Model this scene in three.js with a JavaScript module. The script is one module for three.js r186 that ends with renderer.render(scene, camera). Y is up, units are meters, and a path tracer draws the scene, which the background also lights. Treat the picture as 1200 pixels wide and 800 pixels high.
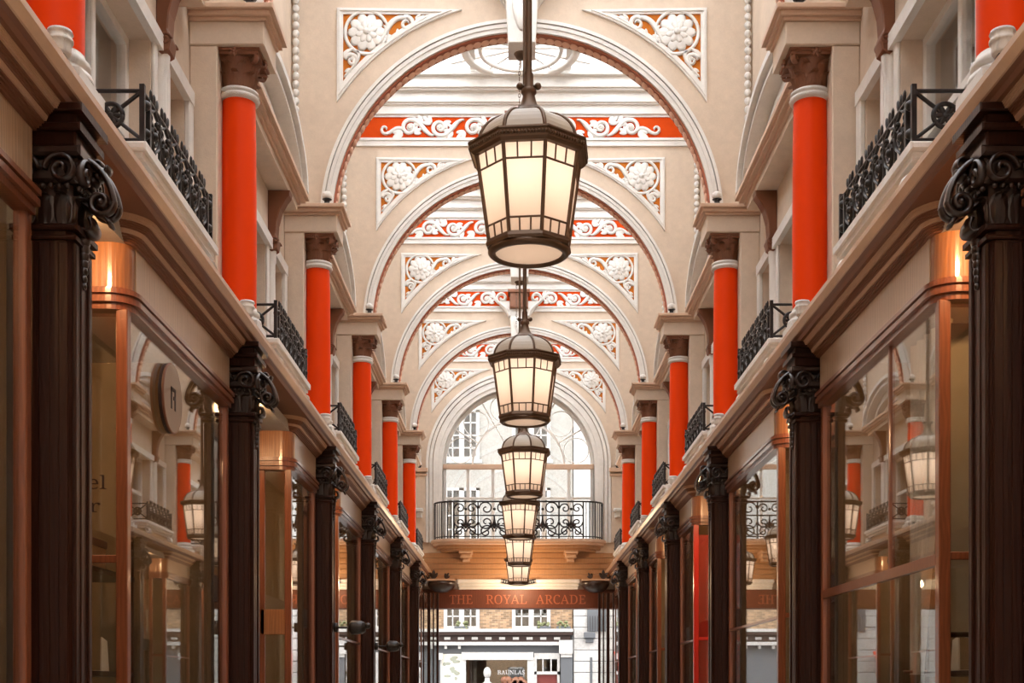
import * as THREE from 'three';
import { mergeGeometries } from 'three/addons/utils/BufferGeometryUtils.js';
import { FontLoader } from 'three/addons/loaders/FontLoader.js';
import { TextGeometry } from 'three/addons/geometries/TextGeometry.js';

// ---------------------------------------------------------------- camera, sky, exposure
const scene = new THREE.Scene();
const camera = new THREE.PerspectiveCamera(2 * Math.atan(400 / 1500) * 180 / Math.PI, 1.5, 0.05, 300);
camera.position.set(-0.08, 1.6, 0);
camera.lookAt(-0.08, 1.6, -10);
camera.setViewOffset(1200, 800, -4, -407, 1200, 800);      // rising-front lens: eye level lies at the foot of the picture
scene.add(camera);
scene.background = new THREE.Color(1.0, 1.0, 1.0);          // even white overcast sky
scene.backgroundIntensity = 1.0;
const renderer = new THREE.WebGLRenderer();
renderer.toneMapping = THREE.LinearToneMapping;
renderer.toneMappingExposure = 6.8;
renderer.shadowMap.enabled = true;

// ---------------------------------------------------------------- units: heights are read above eye level, bays are 4.5 m
const U = 0.003, BAY = 4.5;
const H = u => 1.6 + u * U, Zd = d => -BAY * d;
const rng = (seed => () => { seed = (seed * 1664525 + 1013904223) >>> 0; return seed / 4294967296; })(77);
const V = (x, y, z) => new THREE.Vector3(x, y, z);
const PI = Math.PI;

// ---------------------------------------------------------------- textures (grain and mottling only)
function valueNoise(n, cells, seed) {
  const g = new Float32Array(cells * cells); let s = seed >>> 0;
  for (let i = 0; i < g.length; i++) { s = (s * 1664525 + 1013904223) >>> 0; g[i] = s / 4294967296; }
  return (x, y) => {
    const fx = x / n * cells, fy = y / n * cells, ix = Math.floor(fx), iy = Math.floor(fy);
    let tx = fx - ix, ty = fy - iy; tx = tx * tx * (3 - 2 * tx); ty = ty * ty * (3 - 2 * ty);
    const at = (a, b) => g[((b % cells) + cells) % cells * cells + ((a % cells) + cells) % cells];
    return (at(ix, iy) * (1 - tx) + at(ix + 1, iy) * tx) * (1 - ty) + (at(ix, iy + 1) * (1 - tx) + at(ix + 1, iy + 1) * tx) * ty;
  };
}
function tex(n, fn, repeat, srgb = true) {
  const d = new Uint8Array(n * n * 4);
  for (let y = 0; y < n; y++) for (let x = 0; x < n; x++) {
    const c = fn(x, y), i = (y * n + x) * 4;
    for (let k = 0; k < 3; k++) d[i + k] = Math.max(0, Math.min(255, Math.round(255 * (Array.isArray(c) ? c[k] : c))));
    d[i + 3] = 255;
  }
  const t = new THREE.DataTexture(d, n, n); t.wrapS = t.wrapT = THREE.RepeatWrapping; t.magFilter = THREE.LinearFilter; t.minFilter = THREE.LinearMipmapLinearFilter;
  t.generateMipmaps = true; t.repeat.set(repeat[0], repeat[1]); if (srgb) t.colorSpace = THREE.SRGBColorSpace; t.needsUpdate = true; return t;
}
const n1 = valueNoise(512, 8, 3), n2 = valueNoise(512, 40, 9), n3 = valueNoise(512, 160, 21), n4 = valueNoise(512, 256, 5);
const plasterMap = tex(512, (x, y) => 0.93 + 0.05 * n1(x, y) + 0.03 * n2(x, y) - 0.02 * n3(x, y), [0.4, 0.4]);
const plasterBump = tex(512, (x, y) => 0.5 * n2(x, y) + 0.5 * n3(x, y), [0.8, 0.8], false);
const grain = (x, y) => { const w = n1(x, y) * 30; return 0.5 + 0.25 * Math.sin((x + w) * 0.29) * n2(x * 3, y * 0.15) + 0.25 * (n3(x * 1.5, y * 0.08) - 0.5); };
const woodMap = tex(512, (x, y) => 0.74 + 0.3 * (grain(x, y) - 0.4), [1.4, 0.5]);
const woodBump = tex(512, (x, y) => grain(x, y), [1.4, 0.5], false);
const stoneMap = tex(512, (x, y) => 0.85 + 0.1 * n2(x, y) + 0.05 * n4(x, y), [0.5, 0.5]);
const brickMap = tex(512, (x, y) => {
  const rows = 16, bh = 512 / rows, r = Math.floor(y / bh), xo = (x + (r % 2) * 42.67 + 512) % 512, bw = 512 / 6, c = Math.floor(xo / bw);
  const mortar = y % bh < 3.5 || xo % bw < 3.5, k = 0.75 + 0.35 * (((r * 7 + c * 13) * 2654435761 >>> 8) % 100) / 100;
  return mortar ? [0.82, 0.78, 0.72] : [0.78 * k, 0.67 * k, 0.54 * k];
}, [0.74, 0.83]);
const slabMap = tex(512, (x, y) => (x % 128 < 3 || y % 128 < 3) ? 0.45 : 0.78 + 0.12 * n2(x, y), [0.5, 0.5]);

// ---------------------------------------------------------------- materials
const std = (name, rgb, o = {}) => { const m = new THREE.MeshPhysicalMaterial({ roughness: 0.6, ...o }); m.color.setRGB(...rgb); m.name = name; return m; };
const plasterish = { map: plasterMap, bumpMap: plasterBump, bumpScale: 0.0015 };
const M = {
  cream: std('cream plaster', [0.76, 0.62, 0.49], { roughness: 0.8, specularIntensity: 0.5, ...plasterish }),
  white: std('white paint', [0.88, 0.855, 0.81], { roughness: 0.5, ...plasterish }),
  pink: std('pinkish buff paint', [0.74, 0.51, 0.36], { roughness: 0.5, ...plasterish }),
  orange: std('orange ground', [0.62, 0.19, 0.025], { roughness: 0.8, specularIntensity: 0.3, map: plasterMap }),
  frieze: std('vermilion ground', [0.72, 0.075, 0.006], { roughness: 0.8, specularIntensity: 0.25, map: plasterMap }),
  red: std('vermilion gloss', [0.88, 0.056, 0.001], { roughness: 0.4, specularIntensity: 0.28 }),
  terracotta: std('terracotta soffit', [0.42, 0.12, 0.055], { roughness: 0.6, map: plasterMap }),
  peach: std('peach ornament', [0.84, 0.50, 0.35], { roughness: 0.6 }),
  capital: std('carved brown capital', [0.30, 0.125, 0.065], { roughness: 0.42, map: stoneMap }),
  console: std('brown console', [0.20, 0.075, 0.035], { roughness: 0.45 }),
  mahogany: std('dark mahogany', [0.048, 0.012, 0.005], { roughness: 0.35, specularIntensity: 0.5, map: woodMap, bumpMap: woodBump, bumpScale: 0.0015 }),
  carved: std('dark carved wood', [0.026, 0.011, 0.007], { roughness: 0.32, clearcoat: 0.3, clearcoatRoughness: 0.2 }),
  varnish: std('varnished brown wood', [0.60, 0.24, 0.085], { roughness: 0.35, clearcoat: 0.9, clearcoatRoughness: 0.16, map: woodMap, bumpMap: woodBump, bumpScale: 0.001 }),
  sheen_panel: std('buff signboard', [0.86, 0.57, 0.35], { roughness: 0.4, clearcoat: 0.6, clearcoatRoughness: 0.2, map: woodMap }),
  frame: std('reddish frame wood', [0.38, 0.11, 0.042], { roughness: 0.3, clearcoat: 0.8, clearcoatRoughness: 0.12, map: woodMap }),
  redwood: std('red painted wood', [0.6, 0.02, 0.008], { roughness: 0.35, clearcoat: 0.6, clearcoatRoughness: 0.15 }),
  ledge: std('buff brown ledge', [0.62, 0.39, 0.245], { roughness: 0.4, clearcoat: 0.4, clearcoatRoughness: 0.2, map: plasterMap }),
  iron: std('black iron', [0.022, 0.018, 0.017], { roughness: 0.4, metalness: 0.2 }),
  bronze: std('dark bronze', [0.12, 0.07, 0.04], { roughness: 0.42, metalness: 0.4 }),
  grey: std('slate grey paint', [0.10, 0.105, 0.115], { roughness: 0.5 }),
  stone: std('white stone', [0.56, 0.54, 0.52], { roughness: 0.7, map: stoneMap }),
  brick: std('buff brick', [0.55, 0.48, 0.43], { roughness: 0.85, map: brickMap }),
  slab: std('paving', [0.62, 0.55, 0.46], { roughness: 0.6, map: slabMap }),
  road: std('asphalt', [0.10, 0.10, 0.10], { roughness: 0.9, map: stoneMap }),
  shopwall: std('shop interior wall', [0.26, 0.21, 0.14], { roughness: 0.7, map: plasterMap }),
  roomwall: std('upper room wall', [0.5, 0.44, 0.36], { roughness: 0.8, map: plasterMap }),
  blind: std('beige blind', [0.50, 0.40, 0.28], { roughness: 0.85, map: plasterMap }),
  linen: std('cream linen', [0.78, 0.72, 0.62], { roughness: 0.9 }),
  tan: std('tan boards', [0.80, 0.43, 0.20], { roughness: 0.45, map: woodMap, clearcoat: 0.3, clearcoatRoughness: 0.2 }),
  lintel: std('brown lintel', [0.26, 0.064, 0.025], { roughness: 0.5, map: woodMap }),
  letter: std('incised letter', [0.42, 0.115, 0.05], { roughness: 0.45 }),
  ink: std('dark lettering', [0.03, 0.012, 0.008], { roughness: 0.5 }),
  render: std('grey white render', [0.34, 0.325, 0.30], { roughness: 0.8, map: stoneMap }),
  sign: std('taupe disc', [0.28, 0.20, 0.14], { roughness: 0.45 }),
  awning: std('red awning', [0.75, 0.05, 0.01], { roughness: 0.7 }),
  maroon: std('maroon door', [0.16, 0.03, 0.025], { roughness: 0.4 }),
  palegreen: std('grey green mural', [0.30, 0.31, 0.25], { roughness: 0.8 }),
  green: std('planter leaves', [0.16, 0.17, 0.08], { roughness: 0.8 }),
  glass: std('window glass', [0.97, 0.98, 0.98], { roughness: 0.0, transmission: 1, thickness: 0, ior: 1.7 }),
  shopglass: std('shop glass', [0.94, 0.95, 0.93], { roughness: 0.0, transmission: 1, thickness: 0, ior: 2.2 }),
  roofglass: std('roof glass', [0.97, 0.98, 1.0], { roughness: 0.0, transmission: 1, thickness: 0, ior: 1.45 }),
  opal: std('opal glass', [0.82, 0.65, 0.50], { roughness: 1.0, transmission: 0.55, thickness: 0, ior: 1.45 }),
  dome: std('grey dome glass', [0.48, 0.43, 0.36], { roughness: 0.45, transmission: 0.35, thickness: 0, ior: 1.5 }),
  bulb: std('lamp bulb', [1, 1, 1], { emissive: new THREE.Color(0.95, 0.97, 1), emissiveIntensity: 1 }),
  crownglass: std('crown lamp glass', [0.9, 0.85, 0.75], { emissive: new THREE.Color(1, 0.85, 0.65), emissiveIntensity: 0.15 }),
  downlight: std('downlight', [1, 1, 1], { emissive: new THREE.Color(1, 0.75, 0.45), emissiveIntensity: 4 }),
};
for (const k of ['opal', 'dome', 'roofglass']) M[k].side = THREE.DoubleSide;

// ---------------------------------------------------------------- geometry helpers
function norm(g) {                                    // one plain layout for merging: position, normal, uv in metres by the facing axis
  g = g.index ? g.toNonIndexed() : g;
  if (!g.attributes.normal) g.computeVertexNormals();
  const p = g.attributes.position, q = g.attributes.normal, uv = new Float32Array(p.count * 2);
  for (let i = 0; i < p.count; i++) {
    const ax = Math.abs(q.getX(i)), ay = Math.abs(q.getY(i)), az = Math.abs(q.getZ(i));
    if (ay > ax && ay > az) { uv[2 * i] = p.getZ(i); uv[2 * i + 1] = p.getX(i); }
    else if (ax > az) { uv[2 * i] = p.getZ(i); uv[2 * i + 1] = p.getY(i); }
    else { uv[2 * i] = p.getX(i); uv[2 * i + 1] = p.getY(i); }
  }
  const r = new THREE.BufferGeometry();
  r.setAttribute('position', p.clone()); r.setAttribute('normal', q.clone()); r.setAttribute('uv', new THREE.BufferAttribute(uv, 2));
  return r;
}
const join = gs => mergeGeometries(gs.flat(9).map(norm));
const box = (x0, x1, y0, y1, z0, z1) => { const g = new THREE.BoxGeometry(Math.abs(x1 - x0), Math.abs(y1 - y0), Math.abs(z1 - z0)); g.translate((x0 + x1) / 2, (y0 + y1) / 2, (z0 + z1) / 2); return g; };
function bbox(x0, x1, y0, y1, z0, z1, b = 0.01) {     // box with bevelled edges
  const [a0, a1] = [Math.min(x0, x1), Math.max(x0, x1)], s = new THREE.Shape();
  s.moveTo(a0 + b, y0 + b); s.lineTo(a1 - b, y0 + b); s.lineTo(a1 - b, y1 - b); s.lineTo(a0 + b, y1 - b); s.closePath();
  const g = new THREE.ExtrudeGeometry(s, { depth: Math.abs(z1 - z0) - 2 * b, bevelEnabled: true, bevelSize: b, bevelThickness: b, bevelSegments: 1 });
  g.translate(0, 0, Math.min(z0, z1) + b); return g;
}
function shapeOf(pts) { const s = new THREE.Shape(); pts.forEach(([x, y], i) => i ? s.lineTo(x, y) : s.moveTo(x, y)); s.closePath(); return s; }
function ext(pts, z0, z1, holes = [], bevel = 0, cs = 24) { // outline in x,y extruded along z
  const s = pts instanceof THREE.Path ? pts : shapeOf(pts); for (const h of holes) s.holes.push(h instanceof THREE.Path ? h : shapeOf(h));
  const g = new THREE.ExtrudeGeometry(s, { depth: Math.abs(z1 - z0) - 2 * bevel, bevelEnabled: bevel > 0, bevelSize: bevel, bevelOffset: -bevel, bevelThickness: bevel, bevelSegments: 1, curveSegments: cs });
  g.translate(0, 0, Math.min(z0, z1) + bevel); return g;
}
function extY(pts, y0, y1, bevel = 0) {               // plan outline in x,z extruded upwards
  const g = ext(pts.map(([x, z]) => [x, -z]), 0, y1 - y0, [], bevel); g.rotateX(-PI / 2); g.translate(0, y0, 0); return g;
}
function extX(pts, x0, x1, bevel = 0, holes = [], cs = 24) { // outline in z,y extruded along x
  const g = ext(pts.map(([z, y]) => [-z, y]), 0, Math.abs(x1 - x0), holes.map(h => h.map(([z, y]) => [-z, y])), bevel, cs); g.rotateY(PI / 2); g.translate(Math.min(x0, x1), 0, 0); return g;
}
const lathe = (pts, seg = 24) => new THREE.LatheGeometry(pts.map(([r, y]) => new THREE.Vector2(r, y)), seg);
function beam(p, q, r, seg = 6, r2 = r) { const d = q.clone().sub(p), g = new THREE.CylinderGeometry(r2, r, d.length(), seg); g.applyQuaternion(new THREE.Quaternion().setFromUnitVectors(V(0, 1, 0), d.normalize())); g.translate((p.x + q.x) / 2, (p.y + q.y) / 2, (p.z + q.z) / 2); return g; }
function sweep(pts, N, ra, rb, m = 6) {               // a bar along a curve lying in the plane with normal N
  const pos = [], idx = [], n = pts.length, fa = typeof ra === 'function' ? ra : () => ra, fb = typeof rb === 'function' ? rb : () => rb;
  const T = V(0, 0, 0), S = V(0, 0, 0);
  for (let i = 0; i < n; i++) {
    T.copy(pts[Math.min(n - 1, i + 1)]).sub(pts[Math.max(0, i - 1)]).normalize(); S.crossVectors(N, T).normalize();
    const t = i / (n - 1), a = fa(t), b = fb(t);
    for (let k = 0; k < m; k++) { const w = k / m * 2 * PI, c = Math.cos(w) * a, s = Math.sin(w) * b; pos.push(pts[i].x + S.x * c + N.x * s, pts[i].y + S.y * c + N.y * s, pts[i].z + S.z * c + N.z * s); }
  }
  for (let i = 0; i < n - 1; i++) for (let k = 0; k < m; k++) { const a = i * m + k, b = i * m + (k + 1) % m, c = a + m, d = b + m; idx.push(a, b, c, b, d, c); }
  for (let k = 1; k < m - 1; k++) { idx.push(0, k + 1, k); const o = (n - 1) * m; idx.push(o, o + k, o + k + 1); }
  const g = new THREE.BufferGeometry(); g.setAttribute('position', new THREE.Float32BufferAttribute(pos, 3)); g.setIndex(idx); g.computeVertexNormals(); return g;
}
function spiral(cx, cy, r0, r1, a0, a1, n = 26) { const o = []; for (let i = 0; i <= n; i++) { const t = i / n, r = r0 + (r1 - r0) * t, a = a0 + (a1 - a0) * t; o.push([cx + r * Math.cos(a), cy + r * Math.sin(a)]); } return o; }
function bez(p, n = 14) { const c = new THREE.CubicBezierCurve(...p.map(q => new THREE.Vector2(...q))); return c.getPoints(n).map(v => [v.x, v.y]); }
const XY = (pts, z = 0) => pts.map(([x, y]) => V(x, y, z)), ZY = (pts, x = 0) => pts.map(([z, y]) => V(x, y, z));
const NZ = V(0, 0, 1), NX = V(1, 0, 0), NY = V(0, 1, 0);
const ball = (x, y, z, r, sx = 1, sy = 1, sz = 1, w = 10, h = 7) => { const g = new THREE.SphereGeometry(r, w, h); g.scale(sx, sy, sz); g.translate(x, y, z); return g; };
function petal(x, y, z, L, W, D, a) { const g = new THREE.SphereGeometry(1, 8, 6); g.scale(L / 2, W / 2, D); g.translate(L / 2, 0, 0); g.rotateZ(a); g.translate(x, y, z); return g; }

// ---------------------------------------------------------------- object helpers
const ORD = ['first', 'second', 'third', 'fourth', 'fifth', 'sixth', 'seventh', 'eighth', 'ninth'];
const row = s => s < 0 ? 'on the disc sign side' : 'on the blind side';
const taken = new Map();
function numbered(name) { const n = taken.get(name) ?? 0; taken.set(name, n + 1); return n ? `${name}_${String(n).padStart(3, '0')}` : name; }
function tag(o, label, category, group, kind) { o.userData.label = label; o.userData.category = category; if (group) o.userData.group = group; if (kind) o.userData.kind = kind; return o; }
function thing(name, label, category, pos = [0, 0, 0], group, kind) {
  const o = new THREE.Group(); o.name = numbered(name); o.position.set(...pos); scene.add(o); o.off = pos; o.root = pos; return tag(o, label, category, group, kind);
}
function mesh(name, g, m, parent) { const o = new THREE.Mesh(g, m); o.name = name; o.castShadow = o.receiveShadow = true; parent.add(o); return o; }
function part(name, gs, m, parent, label) {            // geometry given in world coordinates, stored relative to its thing
  const g = join(Array.isArray(gs) ? gs : [gs]); g.translate(-parent.off[0], -parent.off[1], -parent.off[2]);
  const o = mesh(name, g, m, parent); o.off = parent.off; if (label) o.userData.label = label; return o;
}
function solid(name, gs, m, label, category, kind = 'structure', group) { const o = mesh(numbered(name), join(Array.isArray(gs) ? gs : [gs]), m, scene); return tag(o, label, category, group, kind); }
function copy(o, pos, label, group) {
  const c = o.clone(); c.name = numbered(o.name.replace(/_\d{3}$/, '')); c.position.set(...pos); c.userData = { ...o.userData }; if (label) c.userData.label = label; if (group) c.userData.group = group; scene.add(c); return c;
}
function lampLight(color, power, parent, x, y, z, r = 2) { const l = new THREE.PointLight(color, power, 0, 2); l.position.set(x, y, z); l.castShadow = true; l.shadow.radius = r; parent.add(l); return l; }
// ---------------------------------------------------------------- the shell
const XC = 2.51, XW = 2.88, XO = 5.0, YS = H(1945), RA = 790 * U, YR = H(3250), ZN = 2.2, ZE = Zd(7.56);
const YC = 4.45;                                         // underside of the upper floor
solid('floor', box(-5.2, 5.2, -0.2, 0, ZN + 1, ZE - 1), M.slab, 'paved floor of the arcade between the shopfronts', 'floor');
solid('street_ground', box(-25, 25, -0.3, -0.05, ZE - 1, -60), M.road, 'street surface beyond the far end of the arcade', 'street');
solid('street_ground', box(-25, 25, -0.3, -0.05, ZN + 1, 30), M.road, 'street surface outside the open entrance behind the viewer', 'street');
const bays = [-1, 0, 1, 2, 3, 4, 5, 6];                  // bay n lies between the columns at n + 0.5 and n + 1.5
for (const s of [-1, 1]) {
  const side = s < 0 ? 'left' : 'right', g = [];
  g.push(box(s * XW, s * (XW + 0.3), YC, 4.87, ZN, ZE), box(s * XW, s * (XW + 0.3), 6.57, YR, ZN, ZE));
  const cuts = [ZN];
  for (const n of bays) for (const [a, b] of [[1.8, 1.305], [0.81, -0.81], [-1.305, -1.8]]) { const zc = Zd(n + 1); if (zc + a < ZN) cuts.push(zc + a, zc + b); else if (zc + b < ZN) cuts[0] = zc + b; }
  cuts.push(ZE);
  for (let i = 0; i < cuts.length; i += 2) g.push(box(s * XW, s * (XW + 0.3), 4.87, 6.57, cuts[i], cuts[i + 1]));
  solid(`wall_${side}`, g, M.cream, `cream plastered upper wall along the ${side} of the arcade`, 'wall');
  solid(`wall_${side}_outer`, box(s * XO, s * (XO + 0.2), 0, YR + 0.15, ZN, ZE - 0.45), M.roomwall, `back wall of the rooms on the ${side}`, 'wall');
  solid(`wall_${side}_near_end`, box(s * 2.7, s * XO, 0, YR, ZN, ZN + 0.2), M.cream, `wall closing the ${side} rooms at the near entrance`, 'wall');
  solid(`ceiling_${side}_shops`, box(s * 2.58, s * XO, YC, YC + 0.1, ZN, ZE), M.roomwall, `ceiling of the ${side} shops`, 'ceiling');
  solid(`ceiling_${side}`, [box(s * 2.25, s * XO, YR, YR + 0.15, ZN + 0.2, ZE - 0.45), extX([[ZN, YR - 0.22], [ZN, YR], [ZE, YR], [ZE, YR - 0.22]], s * 2.7, s * XW)], M.white, `white ceiling margin beside the ${side} edge of the skylights`, 'ceiling');
  // long cornice ledge that runs over the shopfronts
  solid(`trim_${side}_cornice_soffit`, ext([[960, 1000], [792, 1000], [787, 1008], [779, 1012.5], [960, 1012.5]].map(([a, y]) => [s * a * U, H(y)]), ZN, ZE), M.console, `dark brown soffit board under the ${side} cornice ledge`, 'cornice');
  solid(`trim_${side}_shop_cornice`, ext([[960, 1012.5], [779, 1012.5], [776, 1014], [770, 1026], [768, 1030], [768, 1042], [960, 1044]].map(([a, y]) => [s * a * U, H(y)]), ZN, ZE), M.ledge, `buff brown cornice ledge over the ${side} shopfronts`, 'cornice');
  // piers behind the red columns
  const pg = [];
  for (let n = -1; n < 7; n++) pg.push(bbox(s * 2.64, s * XW, H(1042), H(1842), Zd(n + 0.5) + 0.26, Zd(n + 0.5) - 0.26, 0.012));
  solid(`trim_${side}_piers`, pg, M.cream, `flat cream piers behind the red columns on the ${side}`, 'pier');
  // skirting band and string mouldings on the wall
  const sm = [box(s * (XW - 0.03), s * XW, H(1050), H(1085), ZN, ZE), box(s * (XW - 0.06), s * XW, H(1948), H(1975), ZN, ZE), box(s * (XW - 0.05), s * XW, H(2880), H(2937), ZN, ZE), box(s * (XW - 0.09), s * XW, H(3051), H(3110), ZN, ZE), box(s * (XW - 0.14), s * XW, H(3110), H(3178), ZN, ZE)];
  solid(`trim_${side}_string`, sm, M.white, `white string mouldings along the ${side} upper wall`, 'moulding');
}

// ---------------------------------------------------------------- skylights
{
  const L = BAY - 0.22, zc0 = -(0.56 * BAY) - 0.22 - L / 2;   // bay after arch n = 0
  let proto;
  for (const n of [-1, 0, 1, 2, 3, 4, 5, 6]) {
    const zc = zc0 - n * BAY;
    if (proto) { copy(proto, [0, YR, zc]); continue; }
    const t = proto = thing('skylight', 'flat glazed skylight with white bars and two rings', 'skylight', [0, YR, zc], 'skylights over the bays', 'structure');
    const fr = [], w = 2.25, l = L / 2, y0 = YR + 0.02, y1 = YR + 0.12;
    for (const x of [-w, -0.75, 0.75, w]) fr.push(box(x - 0.05, x + 0.05, y0, y1, zc - l, zc + l));
    for (const z of [-l + 0.05, -l / 3, l / 3, l - 0.05]) fr.push(box(-w, w, y0, y1, zc + z - 0.05, zc + z + 0.05));
    part('frame', fr, M.white, t);
    for (const e of [-1, 1]) {
      const c = zc + e * (l - 1.0), pts = []; for (let i = 0; i <= 48; i++) pts.push(V(0.86 * Math.cos(i / 24 * PI), YR, c + 0.86 * Math.sin(i / 24 * PI)));
      const q = pts.map(p => V(p.x * 0.72, p.y - 0.02, c + (p.z - c) * 0.72));
      part('ring', [sweep(pts, NY, 0.07, 0.06, 8), sweep(q, NY, 0.035, 0.04, 6)], M.white, t);
      const rad = []; for (let k = 0; k < 12; k++) { const a = k * PI / 6; rad.push(beam(V(0.12 * Math.cos(a), YR + 0.02, c + 0.12 * Math.sin(a)), V(1.25 * Math.cos(a), YR + 0.02, c + 0.95 * Math.sin(a)), 0.022, 5)); }
      part('radial_bars', rad, M.white, t);
    }
    for (let i = 0; i < 3; i++) for (let j = 0; j < 3; j++) part('pane', box(-w + i * 1.5, -w + 1.5 + i * 1.5, YR + 0.07, YR + 0.076, zc - l + j * 2 * l / 3, zc - l + (j + 1) * 2 * l / 3), M.roofglass, t);
  }
}

// ---------------------------------------------------------------- transverse arches with spandrel panels, friezes and keystones
const sw = (pts, r0, r1, d, z) => sweep(XY(pts, z), NZ, t => 1.3 * (r0 + (r1 - r0) * t) * Math.min(1, 0.35 + 6 * Math.min(t, 1 - t)), d, 6);
function rosetteGeo(x, y, z, r) {
  const g = [];
  for (let k = 0; k < 10; k++) g.push(petal(x, y, z, r, r * 0.62, 0.024, k * PI / 5));
  for (let k = 0; k < 8; k++) g.push(petal(x, y, z + 0.018, r * 0.6, r * 0.34, 0.02, k * PI / 4 + 0.3));
  g.push(ball(x, y, z + 0.03, r * 0.18, 1, 1, 0.8)); return g;
}
function leafSprig(x, y, z, L, a) { return [-0.55, 0, 0.55].map((o, i) => petal(x, y, z, L * (i === 1 ? 1.1 : 0.85), L * 0.4, 0.014, a + o)); }
function spandrelParts(t, sx, zf, dress, yc = 1945, ra = 918) {   // sx -1 left, 1 right; outlines in u
  const P = (x, y) => [sx * -x * U, H(y)], arc = (r, x0, x1, n = 26) => { const o = []; for (let i = 0; i <= n; i++) { const x = x0 + (x1 - x0) * i / n; o.push(P(x, yc + Math.sqrt(r * r - x * x))); } return o; };
  const r2 = ra + 28, xt = -Math.sqrt(r2 * r2 - (2809 - yc) ** 2), r3 = ra + 8;
  const outer = [P(-771, 2837), ...arc(ra, -250, -771)], inner = [P(-745, 2811), ...arc(r2, xt, -745)], gap0 = [P(-763, 2829), ...arc(r3, -290, -763)], gap1 = [P(-757, 2823), ...arc(ra + 14, -330, -757)];
  part('spandrel_ground', ext(inner, zf - 0.01, zf + 0.008), M.orange, t);
  part('spandrel_frame', [ext(outer, zf - 0.01, zf + 0.03, [inner], 0.004), ext(gap0, zf, zf + 0.045, [gap1])], M.white, t, 'white moulded frame of a spandrel panel');
  const c = [-646, 2734], z = zf + 0.02;
  part('rosette', rosetteGeo(P(...c)[0], P(...c)[1], z, 82 * U), M.white, t, 'white many-petalled plaster rosette');
  const g = [], uP = pts => pts.map(p => P(...p));
  g.push(sw(uP(spiral(c[0], c[1], 90, 90, 0, 2 * PI, 40)), 0.018, 0.018, 0.02, z));
  g.push(sw(uP([...bez([[-585, 2690], [-560, 2770], [-530, 2800], [-490, 2795]]), ...spiral(-480, 2770, 30, 8, 1.8, -6.2)]), 0.032, 0.012, 0.022, z));
  g.push(sw(uP(bez([[-575, 2690], [-520, 2700], [-450, 2780], [-395, 2797]])), 0.026, 0.01, 0.02, z));
  g.push(sw(uP([...bez([[-700, 2668], [-735, 2650], [-742, 2640], [-736, 2628]]), ...spiral(-708, 2618, 28, 7, 2.9, -4.6)]), 0.03, 0.012, 0.022, z));
  g.push(sw(uP(bez([[-690, 2660], [-660, 2640], [-700, 2590], [-740, 2548]])), 0.024, 0.01, 0.02, z));
  g.push(sw(uP(bez([[-690, 2648], [-660, 2650], [-630, 2640], [-618, 2655]])), 0.022, 0.01, 0.018, z));
  for (const [x, y, L, a] of [[-588, 2705, 44, 0.4], [-445, 2788, 40, 0.2], [-520, 2722, 34, 0.9], [-425, 2795, 26, -0.1], [-690, 2640, 40, -1.9], [-715, 2585, 34, -2.0], [-728, 2565, 26, -1.6], [-560, 2745, 30, 1.7]]) g.push(leafSprig(P(x, y)[0], P(x, y)[1], z, L * U, sx < 0 ? a : PI - a));
  part('scrollwork', g, M.white, t, 'white plaster acanthus scrollwork in relief');
}
function friezeParts(t, zf) {
  part('frieze_ground', box(-XW, XW, H(2937), H(3051), zf, zf + 0.012), M.frieze, t);
  part('lower_moulding', [box(-XW, XW, H(2897), H(2937), zf, zf + 0.035), box(-XW, XW, H(2925), H(2937), zf, zf + 0.055)], M.white, t);
  part('upper_cornice', [box(-XW, XW, H(3051), H(3064), zf, zf + 0.03), ext([[-XW, H(3064)], [XW, H(3064)], [XW, H(3110)], [-XW, H(3110)]], zf, zf + 0.06), box(-XW, XW, H(3110), H(3118), zf, zf + 0.1), box(-XW, XW, H(3118), H(3170), zf, zf + 0.13), box(-XW, XW, H(3170), H(3180), zf, zf + 0.2), box(-XW, XW, H(3180), H(3235), zf, zf + 0.24), box(-XW, XW, H(3235), YR, zf, zf + 0.32)], M.white, t);
  const z = zf + 0.03, g = [];
  for (const e of [-1, 1]) {
    const uP = pts => pts.map(([x, y]) => [e * x * U, H(y)]);
    for (const [cx, d] of [[250, 1], [430, -1], [590, 1]]) {
      g.push(sw(uP([...bez([[cx - 130, 2994 - d * 42], [cx - 80, 2994 - d * 46], [cx - 60, 2994 + d * 44], [cx - 8, 2994 + d * 42]]), ...spiral(cx, 2994, 42, 8, d * 1.6, d * (1.6 - 8.2), 34)]), 0.034, 0.014, 0.026, z));
      g.push(leafSprig(e * (cx - 70) * U, H(2994 + d * 20), z, 62 * U, e > 0 ? 0.5 * d : PI - 0.5 * d), leafSprig(e * (cx + 45) * U, H(2994 - d * 20), z, 58 * U, e > 0 ? -0.7 * d : PI + 0.7 * d), leafSprig(e * (cx - 20) * U, H(2994 - d * 30), z, 50 * U, e > 0 ? 2.6 * d : PI - 2.6 * d));
      g.push(rosetteGeo(e * cx * U, H(2994), z, 20 * U));
    }
    g.push(sw(uP([...bez([[600, 2960], [640, 3010], [670, 2990], [700, 2965]]), ...spiral(722, 2985, 26, 6, -2.4, 3.6)]), 0.028, 0.012, 0.024, z));
    g.push(leafSprig(e * 640 * U, H(2985), z, 50 * U, e > 0 ? -1.2 : PI + 1.2));
  }
  part('frieze_scrollwork', g, M.white, t, 'white relief scrolls along a vermilion frieze');
}
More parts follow.
